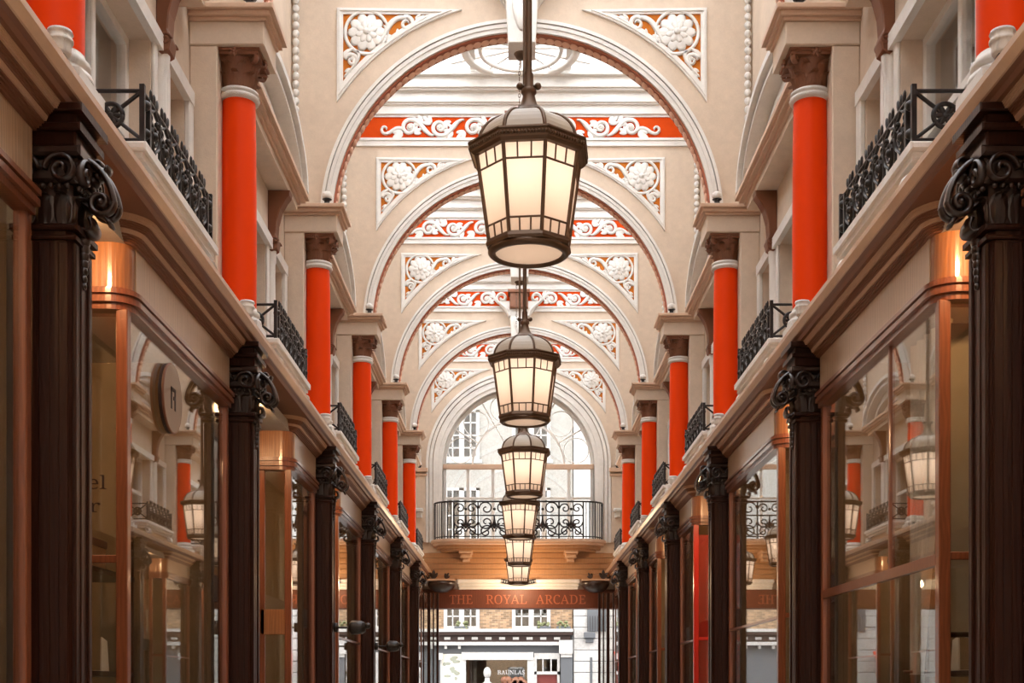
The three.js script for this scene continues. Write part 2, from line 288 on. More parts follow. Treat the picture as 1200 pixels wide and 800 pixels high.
function keystoneParts(t, zf, zb) {
  const q = (x, y) => [x * U, H(y)];
  const k = part('keystone', [ext([q(-56, 2655), q(56, 2655), q(66, 2830), q(-66, 2830)], zb, zf + 0.24, [], 0.012), ext([q(-66, 2830), q(66, 2830), q(150, 2950), q(150, 2962), q(-150, 2962), q(-150, 2950)], zf, zf + 0.2, [], 0.012)], M.white, t, 'white carved keystone with flaring scrolls');
  const g = []; for (const e of [-1, 1]) g.push(sweep(XY([...bez([q(e * 70, 2840), q(e * 80, 2900), q(e * 120, 2920), q(e * 150, 2950)]), ...spiral(e * 128 * U, H(2985), 45 * U, 9 * U, e > 0 ? -0.9 : PI + 0.9, e > 0 ? 6.2 : PI - 6.2, 34)], zf + 0.17), NZ, 0.035, 0.07, 8));
  g.push(ball(0, H(2760), zf + 0.24, 0.1, 0.8, 1.7, 0.4), ...[-1, 1].map(e => petal(0, H(2700), zf + 0.245, 0.42, 0.1, 0.03, PI / 2 + e * 0.25)));
  part('volutes', g, M.white, t);
  part('boss', [bbox(-0.21, 0.21, H(2900), H(3030), zf, zf + 0.3, 0.02), bbox(-0.25, 0.25, H(3015), H(3040), zf, zf + 0.34, 0.01)], M.capital, t, 'square brown boss between the keystone scrolls');
  const m = mesh('ceiling_hook', join([lathe([[0.001, -0.06], [0.07, -0.05], [0.09, -0.01], [0.1, 0]], 16)]), M.bronze, k); m.position.set(0, H(2655) - t.off[1], (zf + zb) / 2 + 0.06 - t.off[2]);
}
{
  let proto; const th = 0.22;
  for (const n of [-1, 0, 1, 2, 3, 4, 5, 6]) {
    const zf = Zd(n + 0.56);
    const label = n < 1 ? `cream rosette arch without a lantern ${n < 0 ? 'at the near entrance' : 'just inside the near entrance'}` : `cream arch with orange rosette spandrels from which the ${ORD[n - 1]} lantern hangs`;
    if (proto) { copy(proto, [0, YS, zf], label); continue; }
    const t = proto = thing('transverse_arch', label, 'arch', [0, YS, zf], 'arches across the arcade');
    const s = new THREE.Shape(); s.moveTo(-XW, YS - 0.42); s.lineTo(-RA - 0.12, YS - 0.3); s.lineTo(-RA, YS - 0.12); s.lineTo(-RA, YS); s.absarc(0, YS, RA, PI, 0, true); s.lineTo(RA, YS - 0.12); s.lineTo(RA + 0.12, YS - 0.3); s.lineTo(XW, YS - 0.42); s.lineTo(XW, YR); s.lineTo(-XW, YR); s.closePath();
    part('wall_face', ext(s, zf - th, zf, [], 0, 64), M.cream, t);
    const ring = (r0, r1, z0, z1) => { const q = new THREE.Shape(); q.absarc(0, YS, r1, 0, PI, false); q.lineTo(-r0, YS); q.absarc(0, YS, r0, PI, 0, true); q.closePath(); return ext(q, z0, z1, [], 0, 72); };
    part('archivolt', [ring(RA, RA + 0.055, zf - 0.01, zf + 0.035), ring(RA + 0.055, RA + 0.10, zf - 0.01, zf + 0.05), ring(RA + 0.11, RA + 0.15, zf - 0.01, zf + 0.065), ring(RA, RA + 0.14, zf - th - 0.04, zf - th + 0.01)], M.white, t, 'white moulded arch band');
    part('soffit_band', ring(RA - 0.022, RA + 0.005, zf - th + 0.02, zf - 0.004), M.terracotta, t, 'terracotta band under the arch');
    const bd = []; for (let k = 0; k < 72; k++) { const a = (k + 0.5) / 72 * PI, b = new THREE.SphereGeometry(1, 7, 5); b.scale(0.016, 0.056, 0.08); b.rotateZ(a); b.translate((RA - 0.022) * Math.cos(a), YS + (RA - 0.022) * Math.sin(a), zf - 0.12); bd.push(b); }
    part('soffit_ornament', bd, M.peach, t, 'row of peach leaf bosses under the arch').userData.kind = 'stuff';
    for (const e of [-1, 1]) spandrelParts(t, e, zf);
    friezeParts(t, zf); keystoneParts(t, zf, zf - th);
    // drops of beading on the side returns of the arch wall
    const dr = []; for (const e of [-1, 1]) for (let k = 0; k < 26; k++) dr.push(ball(e * (XW - 0.06), YS + 0.55 + k * 0.105, zf + 0.05, 0.045, 1, 1.15, 0.8, 6, 5));
    part('bead_drop', dr, M.white, t, 'white beaded plaster drops beside the arch').userData.kind = 'stuff';
  }
}

// ---------------------------------------------------------------- red columns with carved capitals and impost blocks
function leafGeo(w, h, out, curl) {                      // acanthus leaf, root at origin, growing up +y and curling to +z
  const g = new THREE.PlaneGeometry(1, 1, 6, 8), p = g.attributes.position;
  for (let i = 0; i < p.count; i++) {
    const v = p.getY(i) + 0.5, u = p.getX(i) * 2, ww = w * (0.55 + 0.6 * Math.sin(Math.min(1, v * 1.15) * PI) ** 0.7) * (v > 0.9 ? 0.7 : 1) * (1 + 0.12 * Math.sin(v * 26));
    const bend = v < 0.7 ? 0 : (v - 0.7) / 0.3;
    p.setXYZ(i, u * ww / 2, h * (v - 0.25 * bend * bend), out * v * v + curl * bend * bend - 0.25 * w * u * u * 0.5 + 0.012 * Math.cos(u * 9));
  }
  g.computeVertexNormals(); return g;
}
function around(g, n, r, y, a0 = 0) { return Array.from({ length: n }, (_, k) => { const q = g.clone(); q.translate(0, y, r); q.rotateY(a0 + k * 2 * PI / n); return q; }); }
const leafA = norm(leafGeo(0.13, 0.16, 0.03, 0.06)), leafB = norm(leafGeo(0.12, 0.22, 0.05, 0.07));
const volGeo = (() => { const pts = [...bez([[0, 0], [0.02, 0.09], [0.06, 0.13], [0.115, 0.135]]), ...spiral(0.115, 0.09, 0.045, 0.008, PI / 2, -5.4, 22)]; return norm(sweep(pts.map(([r, y]) => V(0, y, r)), NX, 0.016, 0.026, 6)); })();
{
  let proto = {};
  for (const s of [-1, 1]) for (let n = -1; n < 7; n++) {
    const z = Zd(n + 0.5);
    const label = `vermilion column with brown capital, ${ORD[6 - n]} from the balcony ${row(s)}`;
    if (proto[s]) { copy(proto[s], [s * XC, H(1042), z], label); continue; }
    const t = proto[s] = thing('red_column', label, 'column', [s * XC, H(1042), z], 'red columns along the upper storey');
    const at = gs => (Array.isArray(gs) ? gs : [gs]).map(g => { const q = g.clone(); q.translate(s * XC, 0, z); return q; });
    part('base', at([box(-0.2, 0.2, H(1042), H(1062), -0.2, 0.2), lathe([[0.001, H(1062)], [0.195, H(1062)], [0.2, H(1068)], [0.195, H(1076)], [0.17, H(1080)], [0.168, H(1086)], [0.182, H(1090)], [0.182, H(1098)], [0.16, H(1104)], [0.155, H(1112)]])]), M.white, t, 'white moulded column base');
    part('shaft', at(lathe([[0.152, H(1100)], [0.155, H(1300)], [0.15, H(1600)], [0.144, H(1716)], [0.144, H(1722)]], 40)), M.red, t, 'glossy vermilion shaft');
    part('neck_ring', at(lathe([[0.14, H(1712)], [0.17, H(1714)], [0.182, H(1721)], [0.17, H(1728)], [0.158, H(1730)], [0.176, H(1734)], [0.17, H(1742)], [0.12, H(1744)]], 32)), M.white, t, 'white neck ring');
    const cap = part('capital', at([lathe([[0.13, H(1740)], [0.14, H(1760)], [0.15, H(1790)], [0.19, H(1826)], [0.2, H(1828)], [0.001, H(1829)]], 20), box(-0.21, 0.21, H(1825), H(1842), -0.21, 0.21), box(-0.225, 0.225, H(1834), H(1842), -0.225, 0.225)]), M.capital, t, 'brown carved leaf capital');
    const put = (g, name, r, y, a) => { const m = mesh(name, g, M.capital, cap); m.position.set(Math.sin(a) * r, y - t.off[1], Math.cos(a) * r); m.rotation.y = a; };
    for (let k = 0; k < 8; k++) { put(leafA, 'leaf', 0.135, H(1742), k * PI / 4); put(leafB, 'leaf', 0.135, H(1752), k * PI / 4 + PI / 8); }
    for (let k = 0; k < 4; k++) { put(volGeo, 'volute', 0.12, H(1788), k * PI / 2 + PI / 4); }
    for (let k = 0; k < 4; k++) { const m = mesh('flower', join([0, 1, 2, 3, 4].map(j => petal(0, 0, 0, 0.045, 0.03, 0.015, j * 2 * PI / 5)).concat([ball(0, 0, 0.01, 0.014)])), M.capital, cap), a = k * PI / 2; m.position.set(Math.sin(a) * 0.23, H(1828) - t.off[1], Math.cos(a) * 0.23); m.rotation.y = a; }
    part('impost_block', [bbox(s * 2.235, s * XW, H(1842), H(1910), z + 0.27, z - 0.27, 0.01)], M.cream, t, 'cream impost block');
    part('impost_cornice', [[2.21, 1908, 1920, 0.295], [2.18, 1918, 1934, 0.325], [2.145, 1932, 1948, 0.36]].map(([a, y0, y1, f]) => bbox(s * a, s * XW, H(y0), H(y1), z + f, z - f + 0.02, 0.008)), M.pink, t, 'pinkish buff cornice of the impost block');
  }
  // small spot lamps standing on the impost blocks
  let p2;
  for (const s of [-1, 1]) for (let n = 0; n < 7; n++) {
    const x = s * 2.36, z = Zd(n + 0.5) + 0.26, y = H(1948);
    const label = `white globe lamp over the ${ORD[6 - n]} red column from the balcony ${row(s)}`;
    if (p2) { copy(p2, [x, y, z], label); continue; }
    const t = p2 = thing('spot_lamp', label, 'lamp', [x, y, z], 'spot lamps on the impost blocks');
    part('foot', [lathe([[0.001, 0], [0.055, 0], [0.055, 0.02], [0.03, 0.03], [0.035, 0.06], [0.06, 0.075], [0.001, 0.08]], 14)].map(g => g.translate(x, y, z)), M.iron, t);
    part('globe', [ball(x, y + 0.12, z, 0.062, 1, 0.9, 1, 16, 12)], M.white, t);
  }
}
// ---------------------------------------------------------------- three-light windows of the upper storey
let windowCount = 0;
{
  const proto = {};
  for (const s of [-1, 1]) for (const n of bays) {
    if (n < 0) continue;
    const z = Zd(n + 1), pos = [s * XW, 4.87, z]; let t = proto[s];
    const label = `white framed three-light window, ${ORD[6 - n]} from the end balcony ${row(s)}`;
    if (t) { const c = copy(t, pos, label); c.name = `window_${++windowCount}`; continue; }
    t = proto[s] = thing(`window_${++windowCount}`, label, 'window', pos, 'upper storey windows', 'structure');
    const y0 = 4.87, y1 = 6.57, xg = s * (XW + 0.2);
    const light = (za, zb, mid) => {
      const f = [], w = 0.07, b = (ya, yb, z0, z1) => f.push(bbox(xg - 0.04, xg + 0.04, ya, yb, z0, z1, 0.008));
      b(y0, y0 + w, za, zb); b(y1 - w, y1, za, zb); b(y0, y1, za, za + w); b(y0, y1, zb - w, zb); b(5.78, 5.84, za, zb); if (mid) b(y0, y1, -0.035, 0.035);
      part('sash', f.map(g => g.translate(0, 0, z)), M.white, t);
      const cols = mid ? [[za, 0], [0, zb]] : [[za, zb]];
      for (const [p, q] of cols) for (const [a, c] of [[y0, 5.81], [5.81, y1]]) part('pane', box(xg - 0.003, xg + 0.003, a + 0.02, c - 0.02, z + p + 0.02, z + q - 0.02), M.glass, t);
    };
    light(-0.81, 0.81, true); light(-1.8, -1.305, false); light(1.305, 1.8, false);
    const a = [];
    for (const e of [-1, 1]) {
      a.push(bbox(s * (XW - 0.05), s * XW, y0, y1 + 0.1, z + e * 1.82, z + e * 1.95, 0.01));                       // outer architraves
      const col = lathe([[0.085, y0], [0.085, y0 + 0.1], [0.065, y0 + 0.13], [0.06, y1 - 0.16], [0.08, y1 - 0.12], [0.085, y1]], 16); col.translate(s * (XW - 0.0), 0, z + e * 1.06); a.push(col);
      a.push(bbox(s * (XW - 0.03), s * XW, y0, y1, z + e * 0.83, z + e * 0.93, 0.01), bbox(s * (XW - 0.03), s * XW, y0, y1, z + e * 1.19, z + e * 1.29, 0.01));
    }
    a.push(bbox(s * (XW - 0.06), s * XW, y1, y1 + 0.12, z - 1.95, z + 1.95, 0.012), bbox(s * (XW - 0.1), s * (XW + 0.28), y0 - 0.09, y0, z - 1.95, z + 1.95, 0.012));
    part('architrave', a, M.white, t, 'white window surround with slim colonnettes');
  }
}
// rooms behind: party walls
for (const s of [-1, 1]) { const g = []; for (let n = 0; n < 7; n++) g.push(box(s * (XW + 0.3), s * XO, YC + 0.1, YR, Zd(n + 0.5) - 0.07, Zd(n + 0.5) + 0.07)); solid(`wall_${s < 0 ? 'left' : 'right'}_rooms`, g, M.roomwall, `party walls of the upper rooms on the ${s < 0 ? 'left' : 'right'}`, 'wall'); }

// ---------------------------------------------------------------- hoods with arched pediments on brown consoles
{
  const proto = {};
  for (const s of [-1, 1]) for (const n of bays) {
    if (n < 0) continue;
    const z = Zd(n + 1), pos = [s * XW, H(1640), z], label = `arched pediment over the ${ORD[6 - n]} upper window from the balcony ${row(s)}`;
    if (proto[s]) { copy(proto[s], pos, label); continue; }
    const t = proto[s] = thing('window_pediment', label, 'pediment', pos, 'arched pediments over the upper windows');
    const hood = (a, y0, y1, m = 0) => bbox(s * a, s * XW, H(y0), H(y1), z - 1.74 + m, z + 1.74 - m, 0.008);
    part('hood', [hood(2.62, 1905, 1920, 0.1), hood(2.57, 1918, 1934, 0.05), hood(2.53, 1932, 1948)], M.pink, t, 'flat projecting hood');
    part('hood_soffit', hood(2.65, 1880, 1906, 0.14), M.cream, t);
    const rise = 0.74, hs = 1.62, y0p = H(1948);
    const seg = (i0, i1) => {                              // half-elliptic band between two insets from the outer edge
      const o = [], run = (q, back) => { for (let k = 0; k <= 44; k++) { const w = (back ? 44 - k : k) / 44 * PI; o.push([z + (hs - q) * Math.cos(w), y0p + (rise - q) * Math.sin(w)]); } };
      run(i1, false); run(i0, true); return o;
    };
    part('tympanum', extX(Array.from({ length: 41 }, (_, k) => [z + (hs - 0.3) * Math.cos(k / 40 * PI), y0p + (rise - 0.3) * Math.sin(k / 40 * PI)]), s * (XW - 0.04), s * XW), M.cream, t);
    part('arch_moulding', [extX(seg(0.07, 0), s * 2.52, s * XW), extX(seg(0.13, 0.07), s * 2.6, s * XW), extX(seg(0.17, 0.13), s * 2.57, s * XW), extX(seg(0.30, 0.17), s * 2.74, s * XW), extX(seg(0.36, 0.30), s * 2.70, s * XW), extX(seg(0.50, 0.46), s * 2.79, s * XW)], M.white, t, 'white arched pediment mouldings');
    for (const e of [-1, 1]) {
      const prof = [[XW, 1660], [XW - 0.04, 1650], [XW - 0.1, 1662], [XW - 0.115, 1690], [XW - 0.09, 1715], [XW - 0.1, 1760], [XW - 0.14, 1810], [XW - 0.2, 1845], [XW - 0.24, 1862], [XW - 0.25, 1880], [XW, 1880]].map(([a, y]) => [s * a, H(y)]);
      const c = part('console', ext(prof, z + e * 1.06 - 0.09, z + e * 1.06 + 0.09, [], 0.01), M.console, t, 'brown scrolled console bracket');
      for (const f of [-1, 1]) part('console_scroll', sweep(XY(spiral(s * (XW - 0.07), H(1688), 0.05, 0.008, 0, 9), z + e * 1.06 + f * 0.09), NZ, 0.012, 0.012, 5), M.console, c);
    }
  }
}

// ---------------------------------------------------------------- balconettes: stone sill and black iron railing
{
  const proto = {}, pr = {};
  for (const s of [-1, 1]) for (const n of bays) {
    if (n < 0) continue;
    const z = Zd(n + 1), y = H(1144);
    const p1 = [s * 2.6, H(1044), z], p2 = [s * 2.45, y, z];
    const label = `moulded sill under the ${ORD[6 - n]} upper window from the balcony ${row(s)}`, label2 = `black railing at the ${ORD[6 - n]} upper window from the balcony ${row(s)}`;
    if (proto[s]) { copy(proto[s], p1, label); copy(pr[s], p2, label2); continue; }
    const t = proto[s] = thing('balconette_sill', label, 'sill', p1, 'balconette sills under the upper windows');
    part('slab', [bbox(s * 2.395, s * XW, H(1126), H(1144), z - 0.99, z + 0.99, 0.012), bbox(s * 2.42, s * XW, H(1110), H(1128), z - 0.95, z + 0.95, 0.01), bbox(s * 2.47, s * XW, H(1095), H(1112), z - 0.9, z + 0.9, 0.01)], M.white, t);
    part('apron', bbox(s * 2.52, s * XW, H(1044), H(1097), z - 0.86, z + 0.86, 0.01), M.cream, t);
    const sc = []; for (const e of [-1, 1]) sc.push(sweep(XY([...spiral(s * 2.44, H(1075), 0.05, 0.01, 0.5, 8, 24)], z + e * 0.8), NZ, 0.02, 0.09, 6), ball(s * 2.42, H(1066), z + e * 0.8, 0.05, 1, 1, 1.6));
    part('scroll_corbel', sc, M.white, t, 'white scrolled corbel');
    const r = pr[s] = thing('balconette_railing', label2, 'railing', p2, 'wrought iron railings at the upper windows');
    const xf = s * 2.44, h = 0.35, zl = 0.9;
    const bar = [beam(V(xf, y + h, z - zl), V(xf, y + h, z + zl), 0.013), beam(V(xf, y + 0.04, z - zl), V(xf, y + 0.04, z + zl), 0.012)];
    part('rail', bar, M.iron, r);
    for (const zz of [-zl, -zl + 0.13, zl - 0.13, zl]) part('post', [box(xf - 0.016, xf + 0.016, y, y + h + (Math.abs(zz) === zl ? 0.04 : 0), z + zz - 0.016, z + zz + 0.016)], M.iron, r);
    for (const e of [-1, 1]) for (const f of [0.82, 0.3]) part('knob', [ball(xf, y + h * f, z + e * (zl - 0.065), 0.035), beam(V(xf, y + h * f, z + e * zl), V(xf, y + h * f, z + e * (zl - 0.13)), 0.012)], M.iron, r);
    const g = [], N = 6, w = (2 * (zl - 0.13)) / N;
    for (let k = 0; k < N; k++) {
      const c = z - zl + 0.13 + (k + 0.5) * w, up = k % 2 ? 1 : -1;
      g.push(beam(V(xf, y + 0.04, c - w / 2), V(xf, y + h, c - w / 2), 0.011));
      for (const e of [-1, 1]) {
        g.push(sweep(ZY([...bez([[c, y + 0.05], [c + e * 0.05, y + 0.12], [c + e * 0.12, y + 0.1], [c + e * 0.115, y + 0.18]]), ...spiral(c + e * 0.065, y + 0.19, 0.05, 0.012, e > 0 ? 0 : PI, e > 0 ? 5.5 : PI - 5.5, 18)], xf), NX, 0.011, 0.014, 5));
        g.push(sweep(ZY([...bez([[c, y + h], [c + e * 0.04, y + 0.29], [c + e * 0.1, y + 0.33], [c + e * 0.12, y + 0.26]]), ...spiral(c + e * 0.085, y + 0.265, 0.035, 0.01, 0, -e * 5, 14)], xf), NX, 0.01, 0.013, 5));
      }
      g.push(ball(xf, y + 0.17, c, 0.03), sweep(ZY(spiral(c, y + 0.17, 0.06, 0.06, 0, 2 * PI, 20), xf), NX, 0.009, 0.012, 5));
      for (const e of [-0.05, 0, 0.05]) g.push(petal(0, 0, 0, 0.1, 0.04, 0.012, PI / 2 + e * 6).rotateY(PI / 2).translate(xf, y + h, c + e));
    }
    part('scrollwork', g, M.iron, r);
    for (const e of [-1, 1]) {                               // returns that face along the arcade
      const zz = z + e * zl, x1 = s * 2.84, xm = (xf + x1) / 2, q = [];
      q.push(beam(V(xf, y + h, zz), V(x1, y + h, zz), 0.013), beam(V(xf, y + 0.04, zz), V(x1, y + 0.04, zz), 0.012));
      for (const [a, b] of [[xf, x1], [x1, xf]]) q.push(beam(V(a, y + 0.04, zz), V(b, y + h, zz), 0.013));
      part('end_panel', q, M.iron, r);
      part('medallion', [sweep(XY(spiral(xm, y + 0.195, 0.075, 0.075, 0, 2 * PI, 24), zz), NZ, 0.016, 0.018, 6), ...[0, 1, 2, 3, 4, 5].map(k => petal(xm, y + 0.195, zz, 0.07, 0.035, 0.014, k * PI / 3)), ball(xm, y + 0.195, zz, 0.022)], M.iron, r, 'round pierced iron medallion');
    }
  }
  // white lamps clipped to the ledge beside the column feet
  let p;
  for (const s of [-1, 1]) for (const [n, dz] of [[1, -0.28], [2, -0.3], [3, -0.3], [4, -0.3], [5, -0.3]]) {
    const x = s * 2.375, y = H(1043), z = Zd(n + 0.5) + 0.3;
    const label = `drum lamp beside the ${ORD[6 - n]} red column from the balcony ${row(s)}`;
    if (p) { copy(p, [x, y, z], label); continue; }
    const t = p = thing('ledge_lamp', label, 'lamp', [x, y, z], 'drum lamps on the cornice ledge');
    part('bracket', [box(x - 0.03, x + 0.03, y, y + 0.07, z - 0.03, z + 0.03)], M.iron, t);
    part('drum', [lathe([[0.001, 0.06], [0.045, 0.06], [0.055, 0.075], [0.055, 0.12], [0.066, 0.125], [0.066, 0.14], [0.058, 0.145], [0.058, 0.165], [0.066, 0.17], [0.06, 0.185], [0.001, 0.18]], 20)].map(g => g.translate(x, y, z)), M.white, t);
  }
}

// ---------------------------------------------------------------- dark pilasters between the shops
const colD = [0.5, 1.5, 2.5, 3.56, 4.6, 5.65, 6.7];
{
  const proto = {};
  for (const s of [-1, 1]) for (const d of colD) {
    const z = Zd(d), pos = [s * XC, 0, z];
    const label = `dark shop pilaster with carved capital, ${ORD[6 - colD.indexOf(d)]} from the lintel ${row(s)}`;
    if (proto[s]) { copy(proto[s], pos, label); continue; }
    const t = proto[s] = thing('dark_pilaster', label, 'pilaster', pos, 'dark pilasters between the shopfronts');
    const at = (g) => { g.translate(s * XC, 0, z); return g; };
    part('plinth', [at(bbox(-0.2, 0.2, 0, 0.55, -0.2, 0.2, 0.02)), at(bbox(-0.18, 0.18, 0.55, 0.65, -0.18, 0.18, 0.02))], M.mahogany, t);
    const hw = 0.145, c = 0.035, oct = [[-hw + c, -hw], [hw - c, -hw], [hw, -hw + c], [hw, hw - c], [hw - c, hw], [-hw + c, hw], [-hw, hw - c], [-hw, -hw + c]];
    const sh = [at(extY(oct, 0.6, H(790)))];
    for (let f = 0; f < 4; f++) for (const [x0, x1, w] of [[-0.125, -0.075, 0.012], [0.075, 0.125, 0.012], [-0.03, 0.03, 0.006]]) sh.push(at(bbox(x0, x1, 0.75, H(768), hw - 0.01, hw + w, 0.005).rotateY(f * PI / 2)));
    part('shaft', sh, M.mahogany, t, 'dark mahogany shaft with raised fillets');
    part('necking', [at(bbox(-0.165, 0.165, H(772), H(780), -0.165, 0.165, 0.008)), at(bbox(-0.175, 0.175, H(788), H(798), -0.175, 0.175, 0.01))], M.mahogany, t);
    const cap = part('capital', [at(bbox(-0.14, 0.14, H(795), H(930), -0.14, 0.14, 0.02)), at(bbox(-0.2, 0.2, H(912), H(930), -0.2, 0.2, 0.015)), at(bbox(-0.175, 0.175, H(868), H(912), -0.175, 0.175, 0.02))], M.carved, t, 'black carved capital with volutes');
    const vs = [];                                          // volutes on the faces and the big scroll that leans into the arcade
    for (const f of [-1, 1]) for (const e of [-1, 1]) vs.push(sweep(XY(spiral(s * XC + e * 0.1, H(888), 0.085, 0.012, e > 0 ? PI : 0, e > 0 ? PI - 10 : 10, 40), z + f * 0.185), NZ, 0.015, 0.03, 6));
    for (const e of [-1, 1]) vs.push(sweep(ZY(spiral(z + e * 0.1, H(888), 0.085, 0.012, e > 0 ? PI : 0, e > 0 ? PI - 10 : 10, 40), s * (XC - 0.185)), NX, 0.015, 0.03, 6));
    part('volute', vs, M.carved, cap);
    const xs = s * (XC - 0.26), ys = H(848);
    part('leaning_scroll', [...[-0.045, 0.045].map(o => sweep(XY([...bez([[s * (XC - 0.12), H(925)], [s * (XC - 0.2), H(928)], [s * (XC - 0.3), H(905)], [xs - s * 0.07, ys]], 12), ...spiral(xs, ys, 0.07, 0.012, s > 0 ? PI : 0, s > 0 ? PI + 9 : -9, 34)], z + o), NZ, 0.017, 0.03, 7)), ball(xs, ys, z, 0.03, 1, 1, 3), ...[0, 1, 2, 3, 4].map(k => ball(s * (XC - 0.17 - 0.022 * k), H(870 + 9 * k), z, 0.024, 1, 1, 2.2)), sweep(XY([...spiral(s * (XC - 0.24), H(915), 0.05, 0.01, 0, s * 7, 22)], z), NZ, 0.012, 0.05, 6), sweep(XY(bez([[s * (XC - 0.15), H(855)], [s * (XC - 0.2), H(830)], [s * (XC - 0.28), H(835)], [s * (XC - 0.3), H(812)]]), z), NZ, 0.014, 0.06, 6), sweep(XY(bez([[s * (XC - 0.14), H(805)], [s * (XC - 0.2), H(790)], [s * (XC - 0.24), H(800)], [s * (XC - 0.2), H(822)]]), z), NZ, 0.018, 0.08, 6)], M.carved, cap);
    const lf = []; for (const e of [-1, 0, 1]) for (const f of [0, 1, 2, 3]) { const q = leafGeo(0.12, 0.2, 0.02, 0.05); q.translate(e * 0.095, H(797), 0.14); q.rotateY(f * PI / 2); lf.push(at(q)); }
    for (const f of [0, 1, 2, 3]) for (let k = -3; k <= 3; k++) lf.push(at(ball(k * 0.042, H(862), 0.172, 0.016).rotateY(f * PI / 2)));
    part('leaves', lf, M.carved, cap);
    const dr = []; for (let k = 0; k < 7; k++) dr.push(ball(s * (XC - 0.155), H(785 - k * 13), z, 0.034 - k * 0.003, 1, 1.3, 1.2)); part('drop', dr, M.carved, cap);
    part('block', [at(bbox(-0.17, 0.17, H(930), H(1000), -0.17, 0.17, 0.01)), at(bbox(-0.2, 0.2, H(955), H(968), -0.2, 0.2, 0.008)), at(bbox(-0.215, 0.215, H(985), H(1000), -0.215, 0.215, 0.008))], M.mahogany, t, 'dark wooden block above the capital');
  }
}

// ---------------------------------------------------------------- shopfronts: recessed door, bay window with fascia
function footprint(s, zA, zB, e, r = 0.13, back = 2.92) { // plan of a bay, grown by e; the near corner is rounded
  const a = 2.55 - e, zf = zA + e, o = [[s * a, zB]], n = 8; r = r + e;
  for (let i = 0; i <= n; i++) { const w = i / n * PI / 2; o.push([s * (a + r - r * Math.cos(w)), zf - r + r * Math.sin(w)]); }
  o.push([s * back, zf], [s * back, zB]); return o;
}
const ringPlan = (s, zA, zB, e, th) => {                  // the same as a wall-thick strip along front and return
  const out = footprint(s, zA, zB, e).slice(0, -1), inn = footprint(s, zA - th, zB, e - th, 0.13).slice(0, -1); return [...out, ...inn.reverse()];
};
const L = { recess: [0.8, 1.813, 3.14, 3.976, 4.74, 6.12, 6.9], label: ['shopfront with pale window beside the open near end of the arcade', 'shopfront whose tall single pane carries a round disc sign', 'shopfront after the disc sign shop, with thick rail across its side pane', 'shopfront with black bracket lamp on its pilaster', 'shopfront without a recessed doorway', 'shopfront two doors from the lettered lintel', 'shopfront adjoining the far end under the dark oval bracket'] };
const Rr = { recess: [0.8, 1.768, 2.85, 4.2, 5.28, 6.2, 6.95], label: ['shopfront opposite the pale near window', 'shopfront with reddish glazing bars and a crossrail over beige blind', 'shopfront with thin crossrail and tall clear panes', 'shopfront with bright red side post', 'shopfront after the one with the red post', 'narrow shopfront beyond the plain varnished ones', 'last shopfront before the white street building'] };
